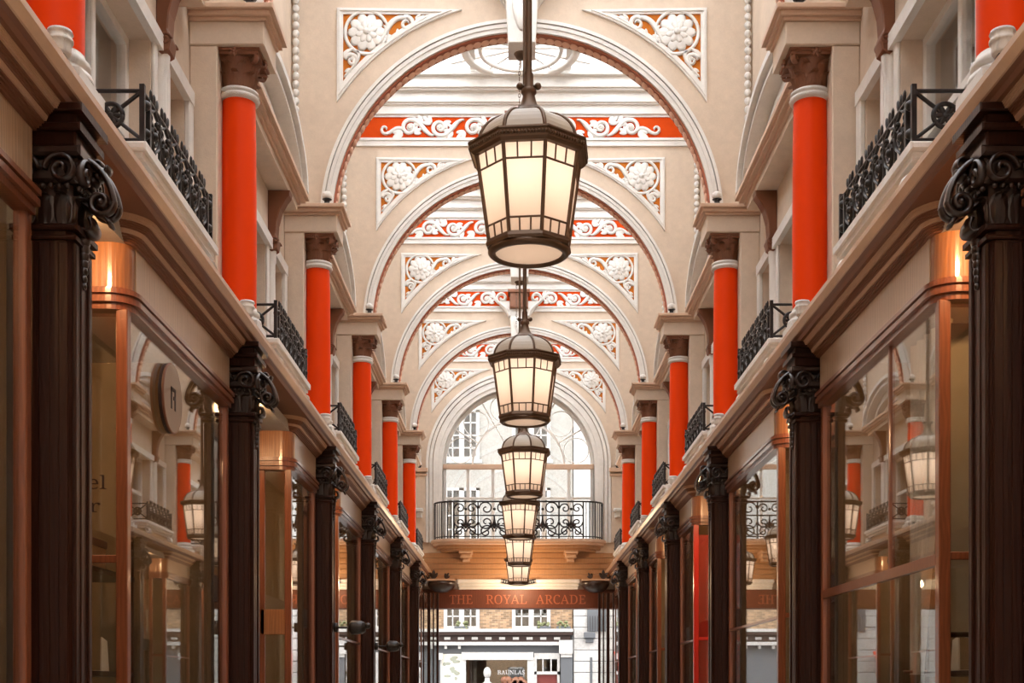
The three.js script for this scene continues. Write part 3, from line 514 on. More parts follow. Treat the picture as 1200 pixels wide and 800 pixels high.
for (const s of [-1, 1]) colD.forEach((d0, i) => {
  const D = s < 0 ? L : Rr, side = s < 0 ? 'left' : 'right', zA = Zd(D.recess[i]), zB = i < 6 ? Zd(colD[i + 1]) + 0.215 : ZE + 0.1;
  const t = thing('shopfront', `${D.label[i]}, ${side} row`, 'shopfront', [s * 2.55, 0, (zA + zB) / 2], null);
  const redPost = s > 0 && i === 3;
  part('fascia', extY(ringPlan(s, zA, zB, 0, 0.04), H(845), H(966)), M.varnish, t, 'varnished fascia board');
  part('sheen_panel', bbox(s * 2.542, s * 2.556, H(856), H(952), zA - 0.15, zB + 0.01, 0.003), M.sheen_panel, t, 'long buff signboard without lettering');  // pale panel added; reflection on the glossy fascia put into its colour
  part('fascia_moulding', [[806, 820, 0.02], [820, 832, 0.045], [832, 838, 0.03], [838, 848, 0.05], [848, 853, 0.025]].map(([a, b, e]) => extY(ringPlan(s, zA, zB, e, 0.09), H(a), H(b))), M.frame, t, 'moulded rail above the window');
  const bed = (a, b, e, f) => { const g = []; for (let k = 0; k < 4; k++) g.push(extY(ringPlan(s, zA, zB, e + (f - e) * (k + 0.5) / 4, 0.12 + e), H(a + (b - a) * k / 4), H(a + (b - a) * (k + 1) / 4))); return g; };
  part('bed_moulding', [...bed(966, 974, 0.075, 0.085), ...bed(988, 1001, 0.13, 0.15)], M.ledge, t, 'buff mouldings under the cornice');
  part('shadow_cove', [...bed(950, 966, 0.02, 0.07), ...bed(974, 988, 0.085, 0.12)], M.console, t, 'dark brown coves under the cornice');  // shadow under the cornice put into the colour of the coves
  part('stall_riser', [extY(ringPlan(s, zA, zB, 0, 0.06), 0, 0.62), extY(ringPlan(s, zA, zB, 0.03, 0.12), 0.6, 0.68)], M.mahogany, t);
  const y0 = 0.68, y1 = H(808), xg = s * 2.575, pw = 0.04, yt = H(270 - (i > 1 ? 30 : 0));
  const post = (xa, xb, za, zb, m = M.frame) => part('post', bbox(xa, xb, y0, y1, za, zb, 0.006), m, t);
  post(s * 2.555, s * 2.63, zA - 0.005, zA - 0.085, redPost ? M.redwood : M.frame); post(s * 2.55, s * 2.62, zB, zB + 0.07); post(s * 2.85, s * 2.92, zA - 0.01, zA - 0.06);
  const zs = [zA - 0.07];
  if (s > 0 && i === 1) zs.push(Zd(2.0) - 0.05);
  zs.push(zB + 0.05);
  const crossFront = s > 0 || i > 2;
  for (let k = 0; k + 1 < zs.length; k++) {
    part('pane', box(xg - s * 0.004, xg + s * 0.004, y0, y1, zs[k], zs[k + 1]), M.shopglass, t);
    if (k) part('mullion', bbox(s * 2.56, s * 2.6, yt, y1, zs[k] - 0.02, zs[k] + 0.02, 0.005), M.frame, t);
  }
  const thin = i > 1 ? 0.014 : 0.035;
  if (crossFront) part('crossrail', bbox(s * 2.553, s * 2.6, yt - thin, yt + thin, zA - 0.07, zB + 0.05, 0.005), M.frame, t);
  part('return_pane', box(s * 2.62, s * 2.86, y0, y1, zA - 0.03, zA - 0.038), M.shopglass, t);
  const rr = s < 0 && i === 2 ? 0.14 : 0.025;
  part('return_rail', bbox(s * 2.6, s * 2.9, yt - rr + 0.02, yt + rr + 0.02, zA - 0.01, zA - 0.05, 0.005), redPost ? M.redwood : rr > 0.1 ? M.varnish : M.frame, t);
  if (redPost) part('red_panel', bbox(s * 2.61, s * 2.87, y0, H(760), zA - 0.045, zA - 0.075, 0.005), M.redwood, t, 'bright red side panel');
  // recessed doorway between the pilaster and the bay
  const dz0 = Zd(d0) - 0.16;
  if (dz0 - zA > 0.5) {
    const dr = thing('shop_door', `glazed dark wooden door in the recess before the ${D.label[i]}, ${side} row`, 'door', [s * 2.95, 0, (dz0 + zA) / 2]);
    const xa = s * 2.93, xb = s * 2.99, m0 = dz0 - 0.02, m1 = zA - 0.06, h = 2.6;
    part('stile', [bbox(xa, xb, 0, h, m0, m0 - 0.14, 0.008), bbox(xa, xb, 0, h, m1, m1 + 0.14, 0.008), bbox(xa, xb, 0, 0.7, m0, m1, 0.008), bbox(xa, xb, h - 0.16, h, m0, m1, 0.008)], M.mahogany, dr);
    part('pane', box(s * 2.955, s * 2.963, 0.68, h - 0.14, m0 - 0.12, m1 + 0.12), M.shopglass, dr);
    part('overlight_frame', [bbox(xa, xb, h, h + 0.08, m0, m1, 0.008), bbox(xa, xb, H(800), H(1000), m0, m1, 0.008)], M.mahogany, dr);
    part('overlight', box(s * 2.955, s * 2.963, h + 0.06, H(800), m0, m1), M.shopglass, dr);
    const lx = s * 2.72, ly = YC, lz = (dz0 + zA) / 2 + 0.05, dl = thing('recess_fill_light', `round downlight over the ${ORD[6 - i]} shop doorway from the lintel ${row(s)}`, 'lamp', [lx, ly, lz], 'added fill lights over the shop doorways');  // fill light added to brighten the recess and its side pane
    part('ring', lathe([[0.05, -0.02], [0.08, -0.02], [0.08, 0], [0.05, 0]], 16).translate(lx, ly, lz), M.bronze, dl); part('lamp_face', lathe([[0.001, -0.012], [0.05, -0.012]], 16).translate(lx, ly, lz), M.downlight, dl); lampLight(0xffc890, 0.45, dl, 0, -0.06, 0, 2);
    part('handle', [beam(V(s * 2.9, 1.0, m0 - 0.07), V(s * 2.9, 1.35, m0 - 0.07), 0.014), beam(V(s * 2.9, 1.02, m0 - 0.07), V(s * 2.95, 1.02, m0 - 0.07), 0.01), beam(V(s * 2.9, 1.33, m0 - 0.07), V(s * 2.95, 1.33, m0 - 0.07), 0.01)], M.bronze, dr, 'bronze pull handle');
  }
});
// shop interiors: party walls and ceiling lamps
for (const s of [-1, 1]) {
  const side = s < 0 ? 'left' : 'right', g = [];
  colD.forEach((d, i) => solid(`wall_${side}_shop_${i + 1}`, box(s * 2.74, s * (XO - 0.06), 0, YC, Zd(d) - 0.06, Zd(d) + 0.06), M.shopwall, `party wall behind the ${ORD[6 - i]} dark pilaster from the lintel ${row(s)}`, 'wall'));
  solid(`wall_${side}_linings`, box(s * (XO - 0.05), s * XO, 0, YC, ZN, ZE), M.shopwall, `brown lining at the back of the ${side} shops`, 'wall');
  colD.slice(0, 6).forEach((d, i) => {
    const x = s * 3.9, y = YC, z = Zd((d + colD[i + 1]) / 2);
    const t = thing('shop_downlight', `warm downlight in shop after the ${ORD[6 - i]} pilaster from the lintel ${row(s)}`, 'lamp', [x, y, z], 'downlights in the shop ceilings');
    part('ring', [lathe([[0.09, -0.02], [0.13, -0.02], [0.13, 0], [0.09, 0]], 20).translate(x, y, z)], M.bronze, t);
    part('lamp_face', [lathe([[0.001, -0.012], [0.09, -0.012]], 20).translate(x, y, z)], M.downlight, t);
    lampLight(0xffb877, 0.8, t, 0, -0.06, 0, 4);
  });
}
// ---------------------------------------------------------------- hanging octagonal lanterns
{
  const labels = ['largest octagonal lantern, pale light glowing in its upper panes', 'second octagonal lantern of the hanging row', 'third octagonal lantern of the hanging row', 'fourth octagonal lantern of the hanging row', 'fifth octagonal lantern of the hanging row', 'last octagonal lantern, in front of the balcony underside'];
  const rot = -0.1 + PI / 8, yB = H(815), yT = H(979);
  const cor = (k, r, y) => V(r * Math.sin(rot + k * PI / 4), y, r * Math.cos(rot + k * PI / 4));
  const rAt = y => 0.228 + (0.298 - 0.228) * (y - yB) / (yT - yB);
  const quad = (a, b, c, d) => { const g = new THREE.BufferGeometry(); g.setAttribute('position', new THREE.Float32BufferAttribute([a, b, c, a, c, d].flatMap(v => v.toArray()), 3)); g.computeVertexNormals(); return g; };
  const face = (k, t0, t1, y0, y1, i = 0.004) => { const f = (t, y) => cor(k, rAt(y) - i, y).lerp(cor(k + 1, rAt(y) - i, y), t); return quad(f(t0, y0), f(t1, y0), f(t1, y1), f(t0, y1)); };
  let proto;
  for (let n = 0; n < 6; n++) {
    const d = n + 1.585, pos = [0.0, yB, Zd(d)];
    const xo = [-0.005, 0.005, 0.03, -0.01, 0, -0.01][n];
    let t;
    if (proto) { t = copy(proto, [xo, yB, Zd(d)], labels[n]); continue; }
    t = proto = thing('octagonal_lantern', labels[0], 'lantern', [0, 0, 0], 'hanging octagonal lanterns'); t.off = [0, yB, 0];
    const y1 = yB + 0.035, yb2 = yB + 0.105, yu = yT - 0.085;
    for (let k = 0; k < 8; k++) {
      part('pane', face(k, 0, 1, yb2, yu), M.opal, t);
      for (let j = 0; j < 3; j++) { part('small_pane', face(k, j / 3, (j + 1) / 3, yu, yT), M.opal, t); part('small_pane', face(k, j / 3, (j + 1) / 3, y1, yb2), M.opal, t); }
      part('corner_bar', beam(cor(k, rAt(yB), yB), cor(k, rAt(yT), yT), 0.012, 6), M.bronze, t);
    }
    const bars = [];
    for (let k = 0; k < 8; k++) {
      for (const y of [yb2, yu]) bars.push(beam(cor(k, rAt(y), y), cor(k + 1, rAt(y), y), 0.006, 5));
      for (let j = 1; j < 3; j++) for (const [a, b] of [[y1, yb2], [yu, yT]]) bars.push(beam(cor(k, rAt(a), a).lerp(cor(k + 1, rAt(a), a), j / 3), cor(k, rAt(b), b).lerp(cor(k + 1, rAt(b), b), j / 3), 0.005, 5));
    }
    part('glazing_bars', bars, M.bronze, t);
    const octo = (prof) => { const g = new THREE.LatheGeometry(prof.map(([r, y]) => new THREE.Vector2(r, y)), 8, rot).toNonIndexed(); g.computeVertexNormals(); return g; };
    part('rim', octo([[0.29, yT - 0.004], [0.318, yT], [0.335, yT + 0.014], [0.342, yT + 0.05], [0.352, yT + 0.056], [0.35, yT + 0.066], [0.3, yT + 0.075], [0.28, yT + 0.06], [0.28, yT]]), M.bronze, t, 'bronze eight-sided rim');
    const st = []; for (let k = 0; k < 8; k++) for (let j = 0; j < 14; j++) { const p = cor(k, 0.341, yT + 0.034).lerp(cor(k + 1, 0.341, yT + 0.034), (j + 0.5) / 14); st.push(ball(p.x, p.y, p.z, 0.009, 1, 1.3, 1, 6, 4)); }
    part('rim_beading', st, M.bronze, t).userData.kind = 'stuff';
    part('bottom_ring', [octo([[0.2, yB + 0.03], [0.222, yB + 0.04], [0.24, yB + 0.034], [0.25, yB + 0.01], [0.244, yB - 0.004], [0.2, yB - 0.006]]), lathe([[0.2, yB - 0.002], [0.228, yB - 0.004], [0.228, yB - 0.02], [0.212, yB - 0.034], [0.194, yB - 0.036], [0.188, yB - 0.02], [0.19, yB]], 40)], M.bronze, t, 'bronze lower ring');
    part('bottom_glass', [lathe([[0.001, yB - 0.028], [0.1, yB - 0.026], [0.186, yB - 0.018]], 28)], M.opal, t, 'round opal glass underneath');
    const prof = []; for (let i = 0; i <= 8; i++) { const a = i / 8 * PI / 2 * 0.86; prof.push([0.285 * Math.cos(a) ** 0.8, yT + 0.065 + 0.19 * Math.sin(a)]); }
    for (let k = 0; k < 8; k++) {
      const q = []; for (let i = 0; i < 8; i++) q.push(quad(cor(k, prof[i][0], prof[i][1]), cor(k + 1, prof[i][0], prof[i][1]), cor(k + 1, prof[i + 1][0], prof[i + 1][1]), cor(k, prof[i + 1][0], prof[i + 1][1])));
      part('dome_pane', q, M.dome, t);
      const rp = prof.map(([r, y]) => cor(k, r + 0.004, y)), N = V(Math.cos(rot + k * PI / 4), 0, -Math.sin(rot + k * PI / 4)); part('dome_rib', sweep(rp, N, 0.009, 0.011, 6), M.bronze, t);
    }
    const yd = yT + 0.25;
    part('cap', [lathe([[0.125, yd - 0.02], [0.13, yd - 0.005], [0.105, yd + 0.01], [0.07, yd + 0.03], [0.045, yd + 0.07], [0.032, yd + 0.12], [0.042, yd + 0.13], [0.042, yd + 0.15], [0.026, yd + 0.16], [0.024, yd + 0.24]], 20), ball(0.05, yd + 0.17, 0, 0.02), ball(-0.05, yd + 0.17, 0, 0.02), beam(V(-0.05, yd + 0.17, 0), V(0.05, yd + 0.17, 0), 0.008)], M.bronze, t, 'bronze finial cap');
    const yk = H(2655) - 0.05;
    part('rod', beam(V(0, yd + 0.1, 0), V(0, yk, 0), 0.018, 10), M.bronze, t, 'long bronze suspension rod');
    const ch = []; for (let k = 0; k < 12; k++) { const g = new THREE.TorusGeometry(0.016, 0.005, 4, 8); g.scale(0.8, 1.6, 1); if (k % 2) g.rotateY(PI / 2); g.translate(-0.06, yk - 0.02 - k * 0.07, 0); ch.push(g); }
    part('chain', ch, M.bronze, t, 'thin chain beside the rod').userData.kind = 'stuff';
    part('bulb', [ball(0, yT - 0.11, 0, 0.05, 1, 1.2, 1, 16, 12), lathe([[0.02, yT - 0.05], [0.025, yT - 0.03], [0.025, yT + 0.05]], 10)], M.bulb, t, 'glowing lamp bulb');
    lampLight(0xfff6f0, 0.065, t, 0, yT - 0.11 - yB, 0, 3);
    t.position.set(xo, yB, Zd(d));
  }
}

// ---------------------------------------------------------------- far end: wall, fanlight window, balcony, lettered lintel
const YE = H(1990), RE = 673 * U, YF = H(1295);
{
  const zf = ZE, th = 0.45;
  const t = thing('wall_end', 'far end wall with arched window above a balcony', 'wall', [0, H(712), zf], null, 'structure');
  const hole = new THREE.Path(); hole.moveTo(-RE, YF); hole.lineTo(RE, YF); hole.lineTo(RE, YE); hole.absarc(0, YE, RE, 0, PI, false); hole.lineTo(-RE, YF);
  part('wall_face', ext([[-5.2, H(880)], [5.2, H(880)], [5.2, YR + 0.15], [-5.2, YR + 0.15]], zf - th, zf, [hole], 0, 64), M.cream, t);
  const ring = (r0, r1, z0, z1) => { const q = new THREE.Shape(); q.moveTo(r1, YF); q.lineTo(r1, YE); q.absarc(0, YE, r1, 0, PI, false); q.lineTo(-r1, YF); q.lineTo(-r0, YF); q.lineTo(-r0, YE); q.absarc(0, YE, r0, PI, 0, true); q.lineTo(r0, YF); q.closePath(); return ext(q, z0, z1, [], 0, 64); };
  part('arch_surround', [ring(RE, RE + 0.1, zf - 0.3, zf + 0.03), ring(RE + 0.1, RE + 0.24, zf, zf + 0.06), ring(RE + 0.26, RE + 0.34, zf, zf + 0.085), ring(RE + 0.36, RE + 0.43, zf, zf + 0.11)], M.white, t, 'white stepped arch surround');
  for (const e of [-1, 1]) { spandrelParts(t, e, zf + 0.005); }
  friezeParts(t, zf);
  for (const e of [-1, 1]) {
    part('corner_pilaster', [bbox(e * 2.46, e * XW, YF, H(1908), zf, zf + 0.12, 0.01)], M.cream, t);
    part('pilaster_cap', [bbox(e * 2.42, e * XW, H(1880), H(1900), zf, zf + 0.15, 0.008), bbox(e * 2.4, e * XW, H(1915), H(1948), zf, zf + 0.2, 0.008)], M.pink, t);
    part('wall_bracket', [bbox(e * 2.52, e * 2.72, H(1560), H(1590), zf + 0.1, zf + 0.3, 0.02), bbox(e * 2.55, e * 2.69, H(1510), H(1562), zf + 0.1, zf + 0.22, 0.02)], M.white, t, 'small white wall bracket');
    part('jamb', [box(e * 2.75, e * 5.2, 0, H(880), zf, zf - th)], M.cream, t);
    const globe = thing('spot_lamp', `small white globe spot lamp on the end wall pilaster ${row(e)}`, 'lamp', [e * 2.62, H(1948), zf + 0.1], 'globe lamps on the end wall pilasters');
    part('foot', [lathe([[0.001, 0], [0.055, 0], [0.03, 0.03], [0.06, 0.075], [0.001, 0.08]], 12).translate(e * 2.62, H(1948), zf + 0.1)], M.iron, globe); part('globe', [ball(e * 2.62, H(1948) + 0.12, zf + 0.1, 0.06, 1, 0.9, 1, 14, 10)], M.white, globe);
  }
  for (let k = 0; k < 5; k++) part('board', bbox(-2.75, 2.75, H(967 + k * 48), H(967 + (k + 1) * 48) - 0.012, zf - 0.05, zf + 0.03 + 0.008 * (k % 2), 0.008), M.tan, t, k ? undefined : 'tan painted horizontal boards under the balcony');
  part('lintel_moulding', [bbox(-1.62, 1.62, H(930), H(967), zf - 0.1, zf + 0.2, 0.02), bbox(-1.6, 1.6, H(905), H(932), zf - 0.1, zf + 0.15, 0.015), bbox(-1.58, 1.58, H(878), H(907), zf - 0.1, zf + 0.11, 0.01)], M.white, t, 'cream moulding above the lintel');
  part('lintel', bbox(-2.75, 2.75, H(712), H(880), zf - th, zf + 0.06, 0.012), M.lintel, t, 'brown lintel with the name of the arcade');
  const font = await new FontLoader().loadAsync('fonts/droid/droid_serif_regular.typeface.json');
  const put = (str, size, x0, x1, y, z, m, parent, depth = 0.012, name = 'lettering', label) => {
    const g = new TextGeometry(str, { font, size, depth, curveSegments: 4, bevelEnabled: false }); g.computeBoundingBox(); const b = g.boundingBox; g.scale((x1 - x0) / (b.max.x - b.min.x), 1, 1); g.computeBoundingBox(); g.translate(x0 - g.boundingBox.min.x, y, z); return part(name, g, m, parent, label);
  };
  put('THE', 0.24, -1.83, -1.22, H(752), zf + 0.06, M.letter, t, 0.012, 'lettering', 'THE in carved capitals');
  put('ROYAL', 0.24, -0.86, 0.22, H(752), zf + 0.06, M.letter, t, 0.012, 'lettering', 'ROYAL in carved capitals');
  put('ARCADE', 0.24, 0.46, 1.78, H(752), zf + 0.06, M.letter, t, 0.012, 'lettering', 'ARCADE in carved capitals');
  globalThis.putText = put;

  // unseen street front of this building, added to cut sky light on the street
  const sf = thing('added_street_front', 'street front of the arcade building, seen only from outside', 'building', [0, 0, zf - th]);
  part('upper_wall', box(-14, 14, YR + 0.2, 20, zf - th, zf), M.stone, sf);
  for (const e of [-1, 1]) part('side_wall', box(e * 5.25, e * 14, 0, YR + 0.2, zf - th, zf), M.stone, sf);
  // fanlight window
  const w = thing('window_end', 'arched end window with fanlight rings above the balcony door lights', 'window', [0, YF, zf - 0.3], null, 'structure'), zg = zf - 0.28;
  const bars = [bbox(-RE, RE, YE - 0.09, YE + 0.04, zg - 0.05, zg + 0.08, 0.01)];
  part('transom', bars, M.pink, w, 'buff transom bar');
  const f = [ringArc(RE - 0.09, RE)];
  function ringArc(r0, r1) { const q = new THREE.Shape(); q.absarc(0, YE, r1, 0, PI, false); q.absarc(0, YE, r0, PI, 0, true); q.closePath(); return ext(q, zg - 0.03, zg + 0.03, [], 0, 48); }
  f.push(ringArc(1.2, 1.255));
  for (let k = 1; k < 6; k++) { const a = k * PI / 6; f.push(beam(V(1.22 * Math.cos(a), YE + 1.22 * Math.sin(a), zg), V((RE - 0.05) * Math.cos(a), YE + (RE - 0.05) * Math.sin(a), zg), 0.022, 6)); }
  for (const a of [PI / 3, 2 * PI / 3]) f.push(beam(V(0, YE, zg), V(1.22 * Math.cos(a), YE + 1.22 * Math.sin(a), zg), 0.02, 6));
  part('fan_bars', f, M.white, w, 'white radiating glazing bars');
  const rg = []; for (let k = 0; k < 6; k++) { const a = (k + 0.5) * PI / 6, r = 1.6; rg.push(sweep(XY(spiral(r * Math.cos(a), YE + r * Math.sin(a), 0.335, 0.335, 0, 2 * PI, 32), zg), NZ, 0.014, 0.014, 5)); }
  for (const r of rg) part('lead_ring', r, M.white, w);
  const v = [];
  for (const x of [-RE + 0.05, -1.35, -0.68, 0, 0.68, 1.35, RE - 0.05]) v.push(bbox(x - 0.045, x + 0.045, YF, YE, zg - 0.04, zg + 0.04, 0.008));
  v.push(bbox(-RE, RE, YF, YF + 0.12, zg - 0.04, zg + 0.04, 0.008), bbox(-RE, RE, H(1690), H(1712), zg - 0.035, zg + 0.035, 0.006));
  part('mullion', v, M.white, w);
  for (let k = 0; k < 6; k++) part('pane', box(-RE + k * RE / 3, -RE + (k + 1) * RE / 3, YF, YE, zg - 0.004, zg + 0.004), M.glass, w);
  const fan = new THREE.Shape(); fan.absarc(0, YE, RE, 0, PI, false); fan.closePath(); part('fan_pane', ext(fan, zg - 0.004, zg + 0.004, [], 0, 40), M.glass, w);

  // balcony
  const b = thing('end_balcony', 'bowed balcony with black wrought iron railing over the lettered lintel', 'balcony', [0, H(1199), zf]);
  const plan = (e) => { const o = [], W = 2.25 + e, D = 0.85 + e, r = 0.55; o.push([-W, zf]); for (let i = 0; i <= 10; i++) { const a = i / 10 * PI / 2; o.push([-W + r - r * Math.cos(a), zf + D - r + r * Math.sin(a)]); } for (let i = 0; i <= 10; i++) { const a = i / 10 * PI / 2; o.push([W - r + r * Math.sin(a), zf + D - r + r * Math.cos(a)]); } o.push([W, zf]); return o; };
  part('floor_slab', [extY(plan(0.05), H(1272), H(1297), 0.01), extY(plan(0.0), H(1250), H(1274), 0.008)], M.pink, b, 'buff stone balcony edge');
  part('under_moulding', [extY(plan(-0.08), H(1225), H(1252)), extY(plan(-0.2), H(1205), H(1227))], M.tan, b);
  for (const e of [-1, 1]) part('corbel', [bbox(e * 1.38 - 0.18, e * 1.38 + 0.18, H(1185), H(1226), zf, zf + 0.62, 0.03), bbox(e * 1.38 - 0.15, e * 1.38 + 0.15, H(1150), H(1187), zf, zf + 0.45, 0.03), bbox(e * 1.38 - 0.1, e * 1.38 + 0.1, H(1120), H(1152), zf, zf + 0.28, 0.03)], M.ledge, b, 'stepped stone corbel');
  const pl = plan(-0.03), y0 = YF, y1 = H(1620), path = y => pl.map(([x, z]) => V(x, y, z));
  part('handrail', sweep(path(y1), NY, 0.022, 0.025, 6), M.iron, b); part('bottom_rail', sweep(path(y0 + 0.07), NY, 0.015, 0.015, 6), M.iron, b);
  for (let i = 0; i < 11; i++) for (const [x, z] of [pl[1 + i], pl[12 + i]]) part('baluster', beam(V(x, y0, z), V(x, y1, z), 0.011, 5), M.iron, b);
  const zz = zf + 0.82;
  for (const x of [-2.0, -1.85]) for (const e of [-1, 1]) part('baluster', beam(V(e * x, y0, zz - 0.02), V(e * x, y1, zz - 0.02), 0.011, 5), M.iron, b);
  for (const x of [-1.68, -1.05, -0.2, 0.2, 1.05, 1.68]) part('post', beam(V(x, y0, zz), V(x, y1, zz), 0.022, 6), M.iron, b);
  part('middle_rail', beam(V(-1.68, H(1500), zz), V(1.68, H(1500), zz), 0.02, 6), M.iron, b);
  const sg = [];
  const S = (cx, cy, r, a0, a1) => sg.push(sweep(XY(spiral(cx, cy, r, r * 0.15, a0, a1, 22), zz), NZ, 0.02, 0.016, 5));
  for (const [xa, xb] of [[-1.68, -1.05], [-1.05, -0.2], [-0.2, 0.2], [0.2, 1.05], [1.05, 1.68]]) {
    const c = (xa + xb) / 2, hw = (xb - xa) / 2;
    for (const e of [-1, 1]) { S(c + e * hw * 0.5, H(1560), hw * 0.45, e > 0 ? 0 : PI, e > 0 ? 8 : PI - 8); S(c + e * hw * 0.5, H(1440), hw * 0.45, e > 0 ? 0 : PI, e > 0 ? -8 : PI + 8); S(c + e * hw * 0.5, H(1360), hw * 0.45, e > 0 ? PI : 0, e > 0 ? PI - 8 : 8);
      sg.push(sweep(XY(bez([[c + e * hw, H(1330)], [c + e * hw * 0.2, H(1380)], [c, H(1420)], [c, H(1495)]]), zz), NZ, 0.02, 0.018, 5)); }
    sg.push(ball(c, H(1400), zz, 0.045), ball(c, H(1555), zz, 0.04));
    for (const a of [0.6, 1.57, 2.5]) sg.push(petal(c, H(1400), zz, 0.18, 0.07, 0.015, a));
  }
  part('scrollwork', sg, M.iron, b, 'black wrought iron scroll panels');
  // vestibule lamp crest hanging before the moulding
  const cr = thing('crown_lamp', 'dark iron crown lamp with pale glass before the moulding over the lettering', 'lamp', [0, H(885), zf + 0.2]);
  const arc = (y, w, dz) => { const o = []; for (let i = 0; i <= 16; i++) { const t = -1 + i / 8; o.push(V(w * t, y + 0.07 * t * t, zf + 0.26 + dz * (1 - t * t))); } return o; };
  part('band', [sweep(arc(H(912), 0.43, 0.18), NY, 0.02, 0.018, 6), sweep(arc(H(942), 0.45, 0.18), NY, 0.02, 0.016, 6), ...Array.from({ length: 15 }, (_, i) => { const p = arc(H(927), 0.44, 0.18)[i + 1]; return ball(p.x, p.y, p.z, 0.03, 0.8, 1.3, 0.6); })], M.iron, cr);
  part('lamp_glass', sweep(arc(H(925), 0.4, 0.13), NY, 0.03, 0.045, 8), M.crownglass, cr, 'pale lit glass');
  lampLight(0xffd9ae, 1.2, cr, 0, 0.05, 0.85, 6);
  // narrow glazed screens beside the far opening, under the oval brackets
  for (const e of [-1, 1]) {
    const o = thing('end_screen', e < 0 ? 'narrow glazed screen of dark posts beneath the oval bracket beside THE' : 'narrow glazed screen of dark posts beneath the oval bracket beside ARCADE', 'screen', [e * 2.3, 0, zf + 0.3]);
    for (const [a, w] of [[2.13, 0.03], [2.24, 0.018], [2.36, 0.04], [2.5, 0.02]]) part('post', bbox(e * a - w, e * a + w, 0, H(842), zf + 0.26, zf + 0.34, 0.006), M.mahogany, o);
    part('pane', box(e * 2.13, e * 2.52, 0.6, H(842), zf + 0.296, zf + 0.304), M.shopglass, o); part('base_panel', bbox(e * 2.13, e * 2.52, 0, 0.6, zf + 0.27, zf + 0.33, 0.01), M.mahogany, o);
  }
  // dark oval brackets at both ends of the moulding
  for (const e of [-1, 1]) {
    const x = e * 2.02, o = thing('oval_bracket', e < 0 ? 'dark carved oval bracket beside the word THE' : 'dark carved oval bracket beside the word ARCADE', 'bracket', [x, H(850), zf + 0.3], 'oval brackets beside the lintel');
    const g = lathe([[0.001, H(842)], [0.16, H(848)], [0.29, H(872)], [0.36, H(905)], [0.37, H(925)], [0.36, H(940)], [0.001, H(942)]], 28); g.scale(1, 1, 0.8); g.translate(x, 0, zf + 0.34); part('bowl', g, M.carved, o);
    part('top_plate', [bbox(x - 0.36, x + 0.36, H(942), H(958), zf + 0.03, zf + 0.62, 0.01)], M.ledge, o);
    part('carved_leaves', [leafSprig(x + e * 0.2, H(960), zf + 0.5, 0.22, PI / 2), leafSprig(x - e * 0.1, H(965), zf + 0.5, 0.16, PI / 2 + e * 0.6), sweep(XY(spiral(x + e * 0.34, H(985), 0.1, 0.02, 0, 7), zf + 0.5), NZ, 0.025, 0.03, 6)], M.carved, o);
  }
}

// ---------------------------------------------------------------- small things on the shopfronts
{
  const z = Zd(2.03), x = -2.545, y = 1.6 + 340 * 2.03 * U;
  const t = thing('disc_sign', 'round taupe disc sign with an arch-shaped mark, flat against the shop window', 'sign', [x, y - 0.25, z]);
  const disc = new THREE.CylinderGeometry(0.245, 0.245, 0.035, 48); disc.rotateZ(PI / 2); disc.translate(x, y, z); part('body', disc, M.ink, t); part('face', new THREE.CylinderGeometry(0.238, 0.238, 0.008, 48).rotateZ(PI / 2).translate(x + 0.019, y, z), M.sign, t, 'taupe face');
  const q = new THREE.TorusGeometry(0.24, 0.01, 6, 48); q.rotateY(PI / 2); q.translate(x + 0.014, y, z); part('rim', q, M.console, t);
  part('mark', [box(x + 0.02, x + 0.027, y - 0.08, y + 0.07, z - 0.06, z - 0.035), box(x + 0.02, x + 0.027, y - 0.08, y + 0.07, z + 0.035, z + 0.06), box(x + 0.02, x + 0.027, y + 0.05, y + 0.075, z - 0.06, z + 0.06), box(x + 0.02, x + 0.027, y - 0.01, y + 0.015, z - 0.06, z - 0.005)], M.ink, t, 'dark arch-shaped mark');
  part('fixing', beam(V(-2.58, y, z), V(x, y, z), 0.02), M.bronze, t);
}
{
  // lettering on the side pane of the disc sign shop
  const z = Zd(1.813) - 0.026, px = u => -0.08 + (u - 604) * 1.82 * U, py = v => 1.6 + (807 - v) * 1.82 * U;
  const t = thing('pane_lettering', 'dark handwritten letters on the narrow side pane beside the disc sign shop', 'lettering', [px(114), py(600), z]);
  putText('el', 0.085, px(104), px(125), py(573), z, M.ink, t, 0.003); putText('r', 0.08, px(105), px(118), py(600), z, M.ink, t, 0.003);
}
const bracketLamp = (s, d, yv, label) => {
  const z = Zd(d) + 0.0, x = s * 2.36, y = 1.6 + (807 - yv) * d * U, o = s * -1;
  const t = thing('bracket_lamp', label, 'lamp', [x, y, z]);
  part('arm', beam(V(s * 2.345, y, z), V(x + o * 0.3, y, z), 0.014), M.iron, t);
  part('head', [lathe([[0.001, -0.11], [0.06, -0.1], [0.085, -0.05], [0.09, 0.06], [0.06, 0.1], [0.001, 0.11]], 16).rotateZ(PI / 2).translate(x + o * 0.3, y, z), ball(x + o * 0.43, y + 0.02, z, 0.04)], M.iron, t);
  part('mount', [lathe([[0.001, -0.02], [0.06, -0.02], [0.06, 0.03], [0.001, 0.03]], 14).rotateZ(PI / 2).translate(s * 2.32, y, z)], M.iron, t);
};
bracketLamp(-1, 3.56, 735, 'black drum lamp on an arm from the third dark pilaster, left row');
bracketLamp(-1, 4.6, 757, 'black drum lamp on an arm from the fourth dark pilaster, left row');

